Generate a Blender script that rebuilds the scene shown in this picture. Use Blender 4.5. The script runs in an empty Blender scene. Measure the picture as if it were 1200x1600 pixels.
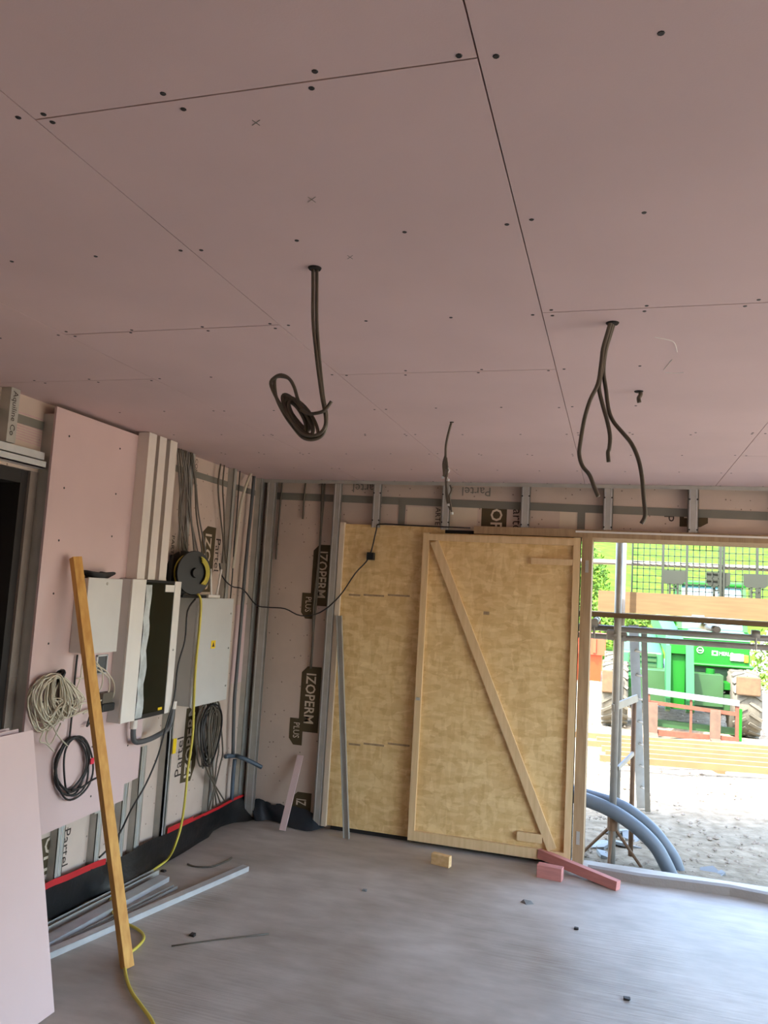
import bpy, math, random
from mathutils import Vector, Matrix
random.seed(7)
S = bpy.context.scene
COL = S.collection
V = Vector

# ------------------------------------------------------------------ camera
CZ = 1.86
FPX = 1229.95
R_ = V((0.95809238, 0.28062088, 0.05754056))
D_ = V((0.02597842, 0.11492387, -0.99303455))
F_ = V((-0.28527901, 0.95291365, 0.1028176))
cam = bpy.data.cameras.new('camera')
camo = bpy.data.objects.new('camera', cam)
COL.objects.link(camo)
cam.sensor_fit = 'VERTICAL'
cam.sensor_height = 24.0
cam.lens = FPX * 24.0 / 1600.0
cam.clip_start = 0.05
cam.clip_end = 400
m3 = Matrix((R_, -D_, -F_)).transposed()
camo.matrix_world = Matrix.Translation((0, 0, CZ)) @ m3.to_4x4()
S.camera = camo

# ------------------------------------------------------------------ sky, sun, exposure
w = bpy.data.worlds.new('world')
S.world = w
w.use_nodes = True
nt = w.node_tree
bg = nt.nodes['Background']
sky = nt.nodes.new('ShaderNodeTexSky')
sky.sky_type = 'NISHITA'
sky.sun_disc = False
SUN_EL = math.radians(57)
SUN_DIR = V((0.42, 1.0, 0)).normalized() * math.cos(SUN_EL) + V((0, 0, -math.sin(SUN_EL)))
sky.sun_elevation = SUN_EL
sky.sun_rotation = math.atan2(-SUN_DIR.x, -SUN_DIR.y)
sky.dust_density = 3.0
sky.air_density = 1.2
nt.links.new(sky.outputs[0], bg.inputs[0])
bg.inputs[1].default_value = 0.55
sun = bpy.data.lights.new('sun', 'SUN')
sun.energy = 5.2
sun.angle = math.radians(0.6)
sun.color = (1.0, 0.95, 0.87)
suno = bpy.data.objects.new('sun', sun)
COL.objects.link(suno)
suno.rotation_euler = SUN_DIR.to_track_quat('-Z', 'Y').to_euler()
suno.location = (0, 0, 12)
S.view_settings.view_transform = 'Standard'
S.view_settings.look = 'None'
S.view_settings.gamma = 1.0
S.view_settings.use_curve_mapping = False
S.view_settings.exposure = 2.3
S.cycles.max_bounces = 12
S.cycles.diffuse_bounces = 8
S.cycles.glossy_bounces = 4
S.cycles.transparent_max_bounces = 12
S.cycles.caustics_reflective = False
S.cycles.caustics_refractive = False
S.cycles.sample_clamp_indirect = 8.0

# ------------------------------------------------------------------ measuring: where a sight line meets a real plane
def _ray(x, y):
    return F_ + R_ * ((x - 600) / FPX) + D_ * ((y - 800) / FPX)
def BK(x, y, Y=6.0):
    r = _ray(x, y); p = r * (Y / r.y); return V((p.x, p.y, p.z + CZ))
def LF(x, y, X=-2.83):
    r = _ray(x, y); p = r * (X / r.x); return V((p.x, p.y, p.z + CZ))
def GR(x, y, Z=0.0):
    r = _ray(x, y); p = r * ((Z - CZ) / r.z); return V((p.x, p.y, p.z + CZ))

# ------------------------------------------------------------------ materials
def lin(c):
    out = []
    for v in c:
        v = v / 255.0
        out.append(v / 12.92 if v <= 0.04045 else ((v + 0.055) / 1.055) ** 2.4)
    return (out[0], out[1], out[2], 1.0)

def mat(name, rgb, rough=0.7, metal=0.0, var=0.08, scale=6.0, bump=0.0, bscale=40.0, rgb2=None, spec=0.5,
        stretch=(1, 1, 1), detail=4.0, emit=None):
    m = bpy.data.materials.new(name)
    m.use_nodes = True
    t = m.node_tree
    b = t.nodes['Principled BSDF']
    b.inputs['Roughness'].default_value = rough
    b.inputs['Metallic'].default_value = metal
    b.inputs['Specular IOR Level'].default_value = spec
    co = t.nodes.new('ShaderNodeTexCoord')
    mp = t.nodes.new('ShaderNodeMapping')
    mp.inputs['Scale'].default_value = stretch
    t.links.new(co.outputs['Object'], mp.inputs[0])
    n = t.nodes.new('ShaderNodeTexNoise')
    n.inputs['Scale'].default_value = scale
    n.inputs['Detail'].default_value = detail
    t.links.new(mp.outputs[0], n.inputs['Vector'])
    r = t.nodes.new('ShaderNodeValToRGB')
    c = lin(rgb)
    if rgb2 is None:
        c1 = tuple(v * (1 - var) for v in c[:3]) + (1,)
        c2 = tuple(min(1, v * (1 + var)) for v in c[:3]) + (1,)
    else:
        c1, c2 = c, lin(rgb2)
    r.color_ramp.elements[0].position = 0.3
    r.color_ramp.elements[1].position = 0.7
    r.color_ramp.elements[0].color = c1
    r.color_ramp.elements[1].color = c2
    t.links.new(n.outputs[0], r.inputs[0])
    t.links.new(r.outputs[0], b.inputs['Base Color'])
    if bump:
        n2 = t.nodes.new('ShaderNodeTexNoise')
        n2.inputs['Scale'].default_value = bscale
        n2.inputs['Detail'].default_value = 5
        t.links.new(mp.outputs[0], n2.inputs['Vector'])
        bp = t.nodes.new('ShaderNodeBump')
        bp.inputs['Strength'].default_value = bump
        bp.inputs['Distance'].default_value = 0.02
        t.links.new(n2.outputs[0], bp.inputs['Height'])
        t.links.new(bp.outputs[0], b.inputs['Normal'])
    return m

M = {}
M['pink'] = mat('pink_plasterboard', (208, 183, 180), 0.75, var=0.05, scale=1.6, bump=0.03, bscale=300)
M['pinkedge'] = mat('plasterboard_edge', (196, 160, 166), 0.85, var=0.1, scale=20)
M['dark'] = mat('dark_void', (40, 36, 34), 0.9, var=0.2)
M['screw'] = mat('black_screw', (30, 25, 24), 0.5, var=0.1)
M['membrane'] = mat('pinkish_membrane', (200, 182, 168), 0.8, var=0.05, scale=5, bump=0.05, bscale=25)
def dots(m):
    t = m.node_tree; b = t.nodes['Principled BSDF']
    co = t.nodes.new('ShaderNodeTexCoord'); vo = t.nodes.new('ShaderNodeTexVoronoi'); vo.inputs['Scale'].default_value = 17; vo.inputs['Randomness'].default_value = 0.75
    t.links.new(co.outputs['Object'], vo.inputs['Vector'])
    r = t.nodes.new('ShaderNodeValToRGB'); r.color_ramp.elements[0].position = 0.085; r.color_ramp.elements[1].position = 0.11
    r.color_ramp.elements[0].color = (0.45, 0.42, 0.4, 1); r.color_ramp.elements[1].color = (1, 1, 1, 1)
    t.links.new(vo.outputs['Distance'], r.inputs[0])
    mx = t.nodes.new('ShaderNodeMix'); mx.data_type = 'RGBA'; mx.blend_type = 'MULTIPLY'; mx.inputs[0].default_value = 1
    src = b.inputs['Base Color'].links[0].from_socket
    t.links.new(src, mx.inputs[6]); t.links.new(r.outputs[0], mx.inputs[7]); t.links.new(mx.outputs[2], b.inputs['Base Color'])
dots(M['membrane'])
M['brownprint'] = mat('brown_print', (78, 66, 42), 0.8, var=0.06)
M['creamprint'] = mat('cream_print', (212, 198, 178), 0.8, var=0.03)
M['blackprint'] = mat('black_print', (60, 50, 45), 0.8, var=0.05)
M['tape'] = mat('grey_tape', (122, 120, 110), 0.6, var=0.06)
M['steel'] = mat('galvanised_steel', (184, 183, 176), 0.45, 0.45, var=0.1, scale=9, bump=0.02)
M['steelbright'] = mat('bright_galvanised_steel', (214, 218, 220), 0.35, 0.55, var=0.08, scale=12)
M['pale'] = mat('pale_batten', (214, 200, 178), 0.8, var=0.05)
M['white'] = mat('white_plastic', (226, 222, 214), 0.45, var=0.03)
M['trunk'] = mat('white_trunking', (222, 214, 204), 0.4, var=0.03)
M['greybox'] = mat('grey_painted_metal', (196, 196, 192), 0.42, var=0.03)
M['greybox2'] = mat('light_grey_enclosure', (206, 204, 200), 0.4, var=0.03)
M['glassdark'] = mat('smoked_glass', (8, 20, 17), 0.12, var=0.1, spec=0.35)
M['film'] = mat('film_painted_reflection', (196, 204, 204), 0.15, var=0.25, scale=14, bump=0.6, bscale=9, spec=0.8)  # whitish tone paints in the bright reflection off the clear film
M['black'] = mat('black_plastic', (26, 26, 26), 0.5, var=0.15)
M['cable'] = mat('dark_grey_cable', (92, 84, 72), 0.5, var=0.1)
M['cableblack'] = mat('black_cable', (34, 32, 32), 0.5, var=0.1)
M['cablewhite'] = mat('white_cable', (206, 198, 178), 0.55, var=0.06)
M['cablegrey'] = mat('grey_cable', (112, 106, 98), 0.5, var=0.08)
M['conduit'] = mat('grey_conduit', (84, 86, 88), 0.45, var=0.06)
M['bluegrey'] = mat('blue_grey_conduit', (70, 84, 98), 0.45, var=0.06)
M['yellowcable'] = mat('yellow_cable', (206, 190, 78), 0.5, var=0.05)
M['yellow'] = mat('yellow_sticker', (240, 205, 30), 0.5, var=0.02)
M['redtape'] = mat('red_tape', (190, 34, 40), 0.45, var=0.08)
M['reddot'] = mat('red_marker', (220, 40, 70), 0.6, var=0.05)
M['dpc'] = mat('black_polythene', (22, 22, 23), 0.35, var=0.2, bump=0.3, bscale=12)
M['bluepoly'] = mat('blue_polythene', (30, 38, 46), 0.45, var=0.2, bump=0.3, bscale=12)
M['redwood'] = mat('pink_stained_timber', (194, 130, 122), 0.8, var=0.1, scale=8, stretch=(1, 1, 6))
M['board_wood'] = mat('scaffold_board_wood', (100, 80, 52), 0.85, var=0.15, scale=6, stretch=(0.6, 6, 6))
M['lathwood'] = mat('pale_batten_wood', (96, 76, 46), 0.85, var=0.12, scale=5)
M['door_dark'] = mat('dark_brown_door', (30, 24, 21), 0.6, var=0.15)
M['greyreveal'] = mat('grey_rough_render', (138, 128, 120), 0.9, var=0.08, scale=3, bump=0.2, bscale=60)
M['galvtube'] = mat('galvanised_tube', (150, 146, 138), 0.5, 0.25, var=0.1, scale=10)
M['rusttube'] = mat('rusty_prop', (116, 90, 68), 0.75, 0.2, var=0.15, scale=14)
M['meshdark'] = mat('dark_mesh_plastic', (36, 42, 33), 0.6, var=0.05)
M['green'] = mat('green_machine_paint', (2, 76, 6), 0.5, spec=0.25, var=0.04, scale=3)
M['greenlight'] = mat('faded_green_paint', (34, 92, 50), 0.5, spec=0.3, var=0.05, scale=4)
M['greendark'] = mat('dark_green_paint', (26, 60, 22), 0.5, var=0.08)
M['tyre'] = mat('dusty_tyre_rubber', (80, 76, 64), 0.9, var=0.12, scale=20)
M['rust'] = mat('rusty_brown_steel', (88, 46, 28), 0.8, 0.2, var=0.2, scale=16)
M['forksteel'] = mat('worn_brown_fork_steel', (74, 56, 42), 0.8, 0.1, var=0.2, scale=12)
M['mud'] = mat('mud_brown_plate', (76, 58, 36), 0.9, var=0.2, scale=14)
M['windscreen'] = mat('blue_windscreen', (70, 112, 120), 0.08, var=0.1, spec=0.9)
M['orange'] = mat('orange_paint', (150, 48, 12), 0.5, var=0.06)
M['indic'] = mat('orange_indicator', (250, 130, 20), 0.3, var=0.04)
M['lamp'] = mat('headlamp_glass', (190, 190, 170), 0.15, var=0.15, scale=30)
M['logo'] = mat('pale_green_lettering', (120, 170, 120), 0.5, var=0.02)
M['duct'] = mat('blue_grey_duct', (92, 102, 112), 0.5, var=0.06)
M['slab'] = mat('broken_slab', (122, 126, 126), 0.8, var=0.08)
M['blocks'] = mat('grey_block', (150, 146, 140), 0.9, var=0.1)
M['bark'] = mat('stone', (140, 128, 112), 0.9, var=0.15)
M['leaf'] = mat('green_leaf', (40, 64, 8), 0.6, var=0.25, scale=3, spec=0.15, rgb2=(70, 92, 18))
M['bloom'] = mat('white_blossom', (235, 232, 224), 0.7, var=0.03)

def wood(name, a, b, sc=(14, 14, 1.2), rough=0.7):
    return mat(name, a, rough, rgb2=b, scale=3.0, stretch=sc, bump=0.06, bscale=30, detail=6)
M['timber'] = wood('honey_softwood', (196, 140, 66), (222, 172, 92))
M['block_wood'] = wood('pale_softwood', (214, 178, 122), (232, 200, 150), (8, 14, 14))
M['jamb'] = wood('brown_timber', (146, 120, 90), (170, 144, 110))
M['door_batten'] = wood('pale_door_batten', (206, 176, 130), (222, 194, 150))

def osb_mat():
    m = bpy.data.materials.new('oriented_strand_board')
    m.use_nodes = True
    t = m.node_tree
    b = t.nodes['Principled BSDF']
    b.inputs['Roughness'].default_value = 0.75
    co = t.nodes.new('ShaderNodeTexCoord')
    cols = []
    for k, (sc, rot) in enumerate((((10, 10, 36), 0.5), ((34, 34, 9), -0.4), ((16, 16, 30), -0.9))):
        mp = t.nodes.new('ShaderNodeMapping')
        mp.inputs['Scale'].default_value = sc
        mp.inputs['Rotation'].default_value = (0, rot, 0)
        t.links.new(co.outputs['Object'], mp.inputs[0])
        vo = t.nodes.new('ShaderNodeTexVoronoi')
        vo.inputs['Scale'].default_value = 1.0
        t.links.new(mp.outputs[0], vo.inputs['Vector'])
        r = t.nodes.new('ShaderNodeValToRGB')
        r.color_ramp.elements[0].color = lin((202, 166, 110))
        r.color_ramp.elements[1].color = lin((240, 214, 160))
        e = r.color_ramp.elements.new(0.5)
        e.color = lin((222, 190, 132))
        sep = t.nodes.new('ShaderNodeSeparateColor')
        t.links.new(vo.outputs['Color'], sep.inputs[0])
        t.links.new(sep.outputs[0], r.inputs[0])
        cols.append(r)
    mx = t.nodes.new('ShaderNodeMix'); mx.data_type = 'RGBA'; mx.inputs[0].default_value = 0.5
    t.links.new(cols[0].outputs[0], mx.inputs[6]); t.links.new(cols[1].outputs[0], mx.inputs[7])
    mx2 = t.nodes.new('ShaderNodeMix'); mx2.data_type = 'RGBA'; mx2.inputs[0].default_value = 0.35
    t.links.new(mx.outputs[2], mx2.inputs[6]); t.links.new(cols[2].outputs[0], mx2.inputs[7])
    t.links.new(mx2.outputs[2], b.inputs['Base Color'])
    return m
M['osb'] = osb_mat()

def concrete_mat():
    m = bpy.data.materials.new('brushed_concrete')
    m.use_nodes = True
    t = m.node_tree
    b = t.nodes['Principled BSDF']
    b.inputs['Specular IOR Level'].default_value = 0.42
    co = t.nodes.new('ShaderNodeTexCoord')
    n = t.nodes.new('ShaderNodeTexNoise'); n.inputs['Scale'].default_value = 1.3; n.inputs['Detail'].default_value = 7
    t.links.new(co.outputs['Object'], n.inputs['Vector'])
    r = t.nodes.new('ShaderNodeValToRGB')
    r.color_ramp.elements[0].position = 0.3; r.color_ramp.elements[1].position = 0.72
    r.color_ramp.elements[0].color = lin((160, 150, 138)); r.color_ramp.elements[1].color = lin((204, 198, 190))
    t.links.new(n.outputs[0], r.inputs[0])
    mps = t.nodes.new('ShaderNodeMapping'); mps.inputs['Rotation'].default_value = (0, 0, -0.1); mps.inputs['Scale'].default_value = (2.0, 4.5, 1)
    t.links.new(co.outputs['Object'], mps.inputs[0])
    ns = t.nodes.new('ShaderNodeTexNoise'); ns.inputs['Scale'].default_value = 2.2; ns.inputs['Detail'].default_value = 8
    t.links.new(mps.outputs[0], ns.inputs['Vector'])
    rs = t.nodes.new('ShaderNodeValToRGB'); rs.color_ramp.elements[0].position = 0.32; rs.color_ramp.elements[1].position = 0.68
    rs.color_ramp.elements[0].color = (0.80, 0.785, 0.77, 1); rs.color_ramp.elements[1].color = (1.0, 1.0, 1.0, 1)
    t.links.new(ns.outputs[0], rs.inputs[0])
    mx = t.nodes.new('ShaderNodeMix'); mx.data_type = 'RGBA'; mx.blend_type = 'MULTIPLY'; mx.inputs[0].default_value = 1
    t.links.new(r.outputs[0], mx.inputs[6]); t.links.new(rs.outputs[0], mx.inputs[7]); t.links.new(mx.outputs[2], b.inputs['Base Color'])
    r2 = t.nodes.new('ShaderNodeValToRGB')
    r2.color_ramp.elements[0].color = (0.42, 0.42, 0.42, 1); r2.color_ramp.elements[1].color = (0.62, 0.62, 0.62, 1)
    t.links.new(n.outputs[0], r2.inputs[0]); t.links.new(r2.outputs[0], b.inputs['Roughness'])
    mp = t.nodes.new('ShaderNodeMapping'); mp.inputs['Rotation'].default_value = (0, 0, 0.12); mp.inputs['Scale'].default_value = (3, 46, 1)
    t.links.new(co.outputs['Object'], mp.inputs[0])
    n2 = t.nodes.new('ShaderNodeTexNoise'); n2.inputs['Scale'].default_value = 1.0; n2.inputs['Detail'].default_value = 4
    t.links.new(mp.outputs[0], n2.inputs['Vector'])
    n3 = t.nodes.new('ShaderNodeTexNoise'); n3.inputs['Scale'].default_value = 0.8
    t.links.new(co.outputs['Object'], n3.inputs['Vector'])
    mr = t.nodes.new('ShaderNodeMapRange'); mr.inputs[1].default_value = 0.42; mr.inputs[2].default_value = 0.6
    t.links.new(n3.outputs[0], mr.inputs[0])
    mu = t.nodes.new('ShaderNodeMath'); mu.operation = 'MULTIPLY'
    t.links.new(n2.outputs[0], mu.inputs[0]); t.links.new(mr.outputs[0], mu.inputs[1])
    bp = t.nodes.new('ShaderNodeBump'); bp.inputs['Strength'].default_value = 0.5; bp.inputs['Distance'].default_value = 0.012
    t.links.new(mu.outputs[0], bp.inputs['Height']); t.links.new(bp.outputs[0], b.inputs['Normal'])
    return m
M['concrete'] = concrete_mat()
M['gravel'] = mat('pale_gravel', (110, 98, 80), 0.95, spec=0.1, rgb2=(144, 132, 112), scale=9, bump=0.9, bscale=22, detail=8)
M['grass'] = mat('bright_grass', (40, 70, 8), 0.9, spec=0.05, rgb2=(62, 90, 16), scale=1.6, bump=0.9, bscale=3, detail=8)

# ------------------------------------------------------------------ mesh helpers
class MB:
    def __init__(s):
        s.v = []; s.f = []
    def add(s, vs, fs):
        o = len(s.v); s.v += [tuple(p) for p in vs]; s.f += [tuple(i + o for i in f) for f in fs]; return s
    def box(s, a, b):
        x0, x1 = sorted((a[0], b[0])); y0, y1 = sorted((a[1], b[1])); z0, z1 = sorted((a[2], b[2]))
        vs = [(x, y, z) for x in (x0, x1) for y in (y0, y1) for z in (z0, z1)]
        return s.add(vs, [(0, 1, 3, 2), (4, 6, 7, 5), (0, 4, 5, 1), (2, 3, 7, 6), (0, 2, 6, 4), (1, 5, 7, 3)])
    def hexa(s, a, b):      # two quads, corresponding corners
        vs = list(a) + list(b)
        return s.add(vs, [(3, 2, 1, 0), (4, 5, 6, 7), (0, 1, 5, 4), (1, 2, 6, 5), (2, 3, 7, 6), (3, 0, 4, 7)])
    def beam(s, a, b, side, w_, h_):
        a = V(a); b = V(b); d = (b - a).normalized()
        sd = V(side); sd = (sd - d * sd.dot(d)).normalized(); up = d.cross(sd)
        q = [(-1, -1), (1, -1), (1, 1), (-1, 1)]
        A = [a + sd * i * w_ / 2 + up * j * h_ / 2 for i, j in q]
        B = [b + sd * i * w_ / 2 + up * j * h_ / 2 for i, j in q]
        return s.hexa(A, B)
    def prism(s, poly, vec):
        vec = V(vec); n = len(poly)
        vs = [V(p) for p in poly] + [V(p) + vec for p in poly]
        fs = [tuple(range(n))[::-1], tuple(range(n, 2 * n))] + [(i, (i + 1) % n, (i + 1) % n + n, i + n) for i in range(n)]
        return s.add(vs, fs)
    def tube(s, pts, r, n=6, sm=4, closed=False, flat=1.0):
        pts = [V(p) for p in pts]
        if sm > 1: pts = smooth(pts, sm, closed)
        N = len(pts); rings = []
        d0 = (pts[1] - pts[0]).normalized()
        ref = V((0, 0, 1)) if abs(d0.z) < 0.9 else V((1, 0, 0))
        u = d0.cross(ref).normalized()
        for i, p in enumerate(pts):
            if closed: d = pts[(i + 1) % N] - pts[i - 1]
            else: d = pts[min(i + 1, N - 1)] - pts[max(i - 1, 0)]
            if d.length < 1e-9: d = d0
            d = d.normalized()
            u = (u - d * u.dot(d))
            u = u.normalized() if u.length > 1e-6 else d.orthogonal().normalized()
            vv = d.cross(u)
            rr = r[i * (len(r) - 1) // max(1, N - 1)] if isinstance(r, (list, tuple)) else r
            rings.append([p + (u * math.cos(2 * math.pi * k / n) + vv * flat * math.sin(2 * math.pi * k / n)) * rr for k in range(n)])
        vs = [q for rg in rings for q in rg]; fs = []
        L = N if closed else N - 1
        for i in range(L):
            j = (i + 1) % N
            for k in range(n):
                fs.append((i * n + k, i * n + (k + 1) % n, j * n + (k + 1) % n, j * n + k))
        if not closed:
            fs.append(tuple(range(n))[::-1]); fs.append(tuple((N - 1) * n + k for k in range(n)))
        return s.add(vs, fs)
    def cyl(s, a, b, r, n=16):
        return s.tube([a, b], r, n, 1)
    def lathe(s, prof, c, axis, n=24):     # prof: (radius, height along axis)
        c = V(c); ax = V(axis).normalized(); u = ax.orthogonal().normalized(); vv = ax.cross(u)
        vs = []
        for (r, h_) in prof:
            for k in range(n):
                a = 2 * math.pi * k / n
                vs.append(c + ax * h_ + (u * math.cos(a) + vv * math.sin(a)) * r)
        fs = []
        for i in range(len(prof) - 1):
            for k in range(n):
                fs.append((i * n + k, i * n + (k + 1) % n, (i + 1) * n + (k + 1) % n, (i + 1) * n + k))
        fs.append(tuple(range(n))[::-1]); fs.append(tuple((len(prof) - 1) * n + k for k in range(n)))
        return s.add(vs, fs)
    def build(s, name, m, parent=None, smooth_=False, bevel=0):
        me = bpy.data.meshes.new(name)
        me.from_pydata(s.v, [], s.f)
        me.validate()
        import bmesh
        bm = bmesh.new(); bm.from_mesh(me)
        bmesh.ops.recalc_face_normals(bm, faces=bm.faces)
        bm.to_mesh(me); bm.free()
        me.materials.append(M[m] if isinstance(m, str) else m)
        if smooth_:
            for p in me.polygons: p.use_smooth = True
            if smooth_ == 'auto':
                for p in me.polygons: p.use_smooth = len(p.vertices) <= 4
        return link(name, me, parent, bevel)

def link(name, me, parent=None, bevel=0):
    o = bpy.data.objects.new(name, me)
    COL.objects.link(o)
    if parent is not None: attach(o, parent)
    if bevel:
        b = o.modifiers.new('bevel', 'BEVEL'); b.width = bevel; b.segments = 2; b.limit_method = 'ANGLE'
    return o

def attach(o, parent):
    o.parent = parent
    mtx = Matrix.Translation(-parent.location) if parent.type == 'EMPTY' else Matrix.Identity(4)
    o.matrix_parent_inverse = mtx

def smooth(pts, k, closed=False):
    out = []; N = len(pts)
    if N < 3 and not closed: return pts
    rng = range(N) if closed else range(N - 1)
    for i in rng:
        if closed: p0, p1, p2, p3 = pts[i - 1], pts[i], pts[(i + 1) % N], pts[(i + 2) % N]
        else: p0, p1, p2, p3 = pts[max(i - 1, 0)], pts[i], pts[i + 1], pts[min(i + 2, N - 1)]
        for j in range(k):
            t = j / k
            out.append(0.5 * ((2 * p1) + (p2 - p0) * t + (2 * p0 - 5 * p1 + 4 * p2 - p3) * t * t + (3 * p1 - p0 - 3 * p2 + p3) * t ** 3))
    if not closed: out.append(pts[-1])
    return out

def thing(name, label, cat, loc, group=None):
    o = bpy.data.objects.new(name, None); COL.objects.link(o)
    o.location = loc; o.empty_display_size = 0.1
    return tag(o, label, cat, group)
def tag(o, label, cat, group=None, kind=None):
    o['label'] = label; o['category'] = cat
    if group: o['group'] = group
    if kind: o['kind'] = kind
    return o
def struct(o, label=None):
    o['kind'] = 'structure'
    if label: o['label'] = label
    return o

def text(body, size, pos, right, up, m, parent, name='lettering', squash=1.0, bold=0.0, align='LEFT'):
    cu = bpy.data.curves.new('tmp', 'FONT'); cu.body = body; cu.size = 1.0; cu.offset = bold
    cu.align_x = align; cu.resolution_u = 2
    to = bpy.data.objects.new('tmp', cu); COL.objects.link(to)
    dg = bpy.context.evaluated_depsgraph_get()
    me = bpy.data.meshes.new_from_object(to.evaluated_get(dg))
    bpy.data.objects.remove(to); bpy.data.curves.remove(cu)
    r = V(right).normalized(); u = V(up).normalized(); nrm = r.cross(u)
    mtx = Matrix((r * size * squash, u * size, nrm)).transposed().to_4x4(); mtx.translation = V(pos)
    me.transform(mtx)
    me.materials.clear(); me.materials.append(M[m])
    me.name = name
    return link(name, me, parent)

# ================================================================== SETTING
CH = 2.76           # ceiling height
XR, YB = 3.3, -2.2  # right wall, rear wall
XL = -2.92          # membrane face of left wall
YW = 6.07           # membrane face of the far wall
YO = 6.40           # outer face
OPX0, OPX1, OPZ = -0.19, 3.15, 2.362   # the big opening in the far wall
RW0, RW1 = 0.9, 5.7     # wide opening added in the right wall, out of view, for fill daylight
GZ = -0.10          # ground outside

floor = struct(MB().box((XL - 0.4, YB, -0.3), (XR + 0.1, 6.22, 0)).build('floor', 'concrete'), 'brushed grey concrete floor slab')

ceiling = struct(MB().box((XL - 0.4, YB - 0.2, CH + 0.0135), (XR + 0.3, YO + 0.1, 3.0)).build('ceiling', 'dark'), 'ceiling of pink plasterboard sheets with screw heads')
scr = MB(); scr.lathe([(0.0062, 0), (0.0050, -0.0012)], (0, 0, 0), (0, 0, 1), 8)
scr_o = scr.build('screw', 'screw'); SCR = scr_o.data; bpy.data.objects.remove(scr_o)
strips = [(-2.93, -2.016, 3.016), (-2.016, -1.136, 2.412), (-1.136, -0.245, 3.022), (-0.245, 0.660, 2.410),
          (0.660, 1.56, 3.022), (1.56, 2.46, 2.41), (2.46, 3.30, 3.022)]
for si, (xa, xb, j0) in enumerate(strips):
    ys = [YB, 6.02]; y = j0
    while y > YB: ys.append(y); y -= 1.81
    y = j0 + 1.81
    while y < 6.0: ys.append(y); y += 1.81
    ys = sorted(ys)
    for ya, yb in zip(ys[:-1], ys[1:]):
        dz = random.uniform(0, 0.0015)
        g = 0.0016
        bo = MB().box((xa + g, ya + g, CH - dz), (xb - g, yb - g, CH + 0.0125)).build('ceiling_board', 'pink', ceiling)
        if yb < 0.4 or si > 4: continue
        rows = [ya + 0.02]
        n = max(1, round((yb - ya) / 0.6))
        rows += [ya + (yb - ya) * k / n for k in range(1, n)] + [yb - 0.022]
        for ry in rows:
            if ry < 0.7: continue
            for fx in (0.03, 0.3, 0.6, (xb - xa) - 0.03):
                if random.random() < 0.08: continue
                s_ = link('screw', SCR, bo)
                s_.location = (xa + fx + random.uniform(-.02, .02) * (0.1 < fx < 0.8), ry + random.uniform(-.012, .012), CH - dz)

for mx_, my_, sz in ((400, 192, 6), (487, 312, 6), (547, 402, 4)):
    mk = MB()
    for a_, b_ in (((-sz, -sz), (sz, sz)), ((-sz, sz), (sz, -sz))):
        mk.beam(GR(mx_ + a_[0], my_ + a_[1] * .7, CH - .0018), GR(mx_ + b_[0], my_ + b_[1] * .7, CH - .0018), (0, 0, 1), .0006, .0014)
    mk.build('pencil_cross', 'tape', ceiling)
for sq_ in (((1023, 527), (1040, 530), (1052, 534), (1056, 541), (1058, 550)), ((1050, 562), (1043, 571), (1037, 578)), ((1040, 582), (1055, 583), (1068, 582))):
    MB().tube([GR(x, y, CH - .0018) for x, y in sq_], .0014, 4, 3).build('scratch', 'white', ceiling)

# ---- left wall: membrane with a doorway near the camera
DW1 = 3.345; DWZ = 2.385
wl = MB()
wl.box((XL - 0.4, DW1, 0), (XL, YO, CH + 0.01))
wl.box((XL - 0.4, YB, DWZ), (XL, DW1, CH + 0.01))
wl.box((XL - 0.4, YB, 0), (XL, 2.1, DWZ))
wall_left = struct(wl.build('wall_left', 'membrane'), 'left wall lined with pinkish printed membrane')
MB().box((XL - 0.3, DW1 - 0.002, 0), (XL + 0.003, DW1 + 0.15, DWZ)).build('reveal', 'greyreveal', wall_left)
d2 = struct(MB().box((XL - 0.36, 2.2, 0), (XL - 0.33, DW1 - 0.05, DWZ - 0.06)).build('door_2', 'door_dark'), 'dark brown door set back in the left wall')
MB().box((XL - 0.33, DW1 - 0.05, 0), (XL - 0.012, DW1 - 0.003, DWZ - .003)).build('door_frame', 'door_dark', d2)
MB().box((XL - 0.33, 2.1, DWZ - 0.07), (XL - 0.012, DW1 - 0.051, DWZ - 0.003)).build('door_frame', 'door_dark', d2)
# header over the doorway: galvanised track and membrane band
hd = MB()
hd.box((XL, 2.0, 2.40), (XL + 0.07, 3.37, 2.407)); hd.box((XL + 0.067, 2.0, 2.40), (XL + 0.07, 3.37, 2.437))
hd.box((XL, 2.0, 2.447), (XL + 0.055, 3.37, 2.453)); hd.box((XL + 0.052, 2.0, 2.453), (XL + 0.055, 3.37, 2.485))
hd.build('header_track', 'steelbright', wall_left)
MB().box((XL, 2.0, 2.61), (XL + 0.004, 6.05, 2.655)).build('tape_band', 'tape', wall_left)
MB().box((XL, 3.09, 2.49), (XL + 0.06, 3.15, CH)).build('metal_stud', 'steel', wall_left)
text('Aquiline Co', 0.046, (XL + 0.0615, 3.105, 2.745), (0, 0, -1), (0, 1, 0), 'blackprint', wall_left)

for k in range(11):
    a_ = LF(24, 642 + 4.2 * k, XL + .001); b_ = LF(66, 656 + 4.2 * k, XL + .001)
    MB().beam(a_ + V((.0, 0, 0)), b_, (1, 0, 0), .001, .004).build('printed_line', 'pinkedge', wall_left)
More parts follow.
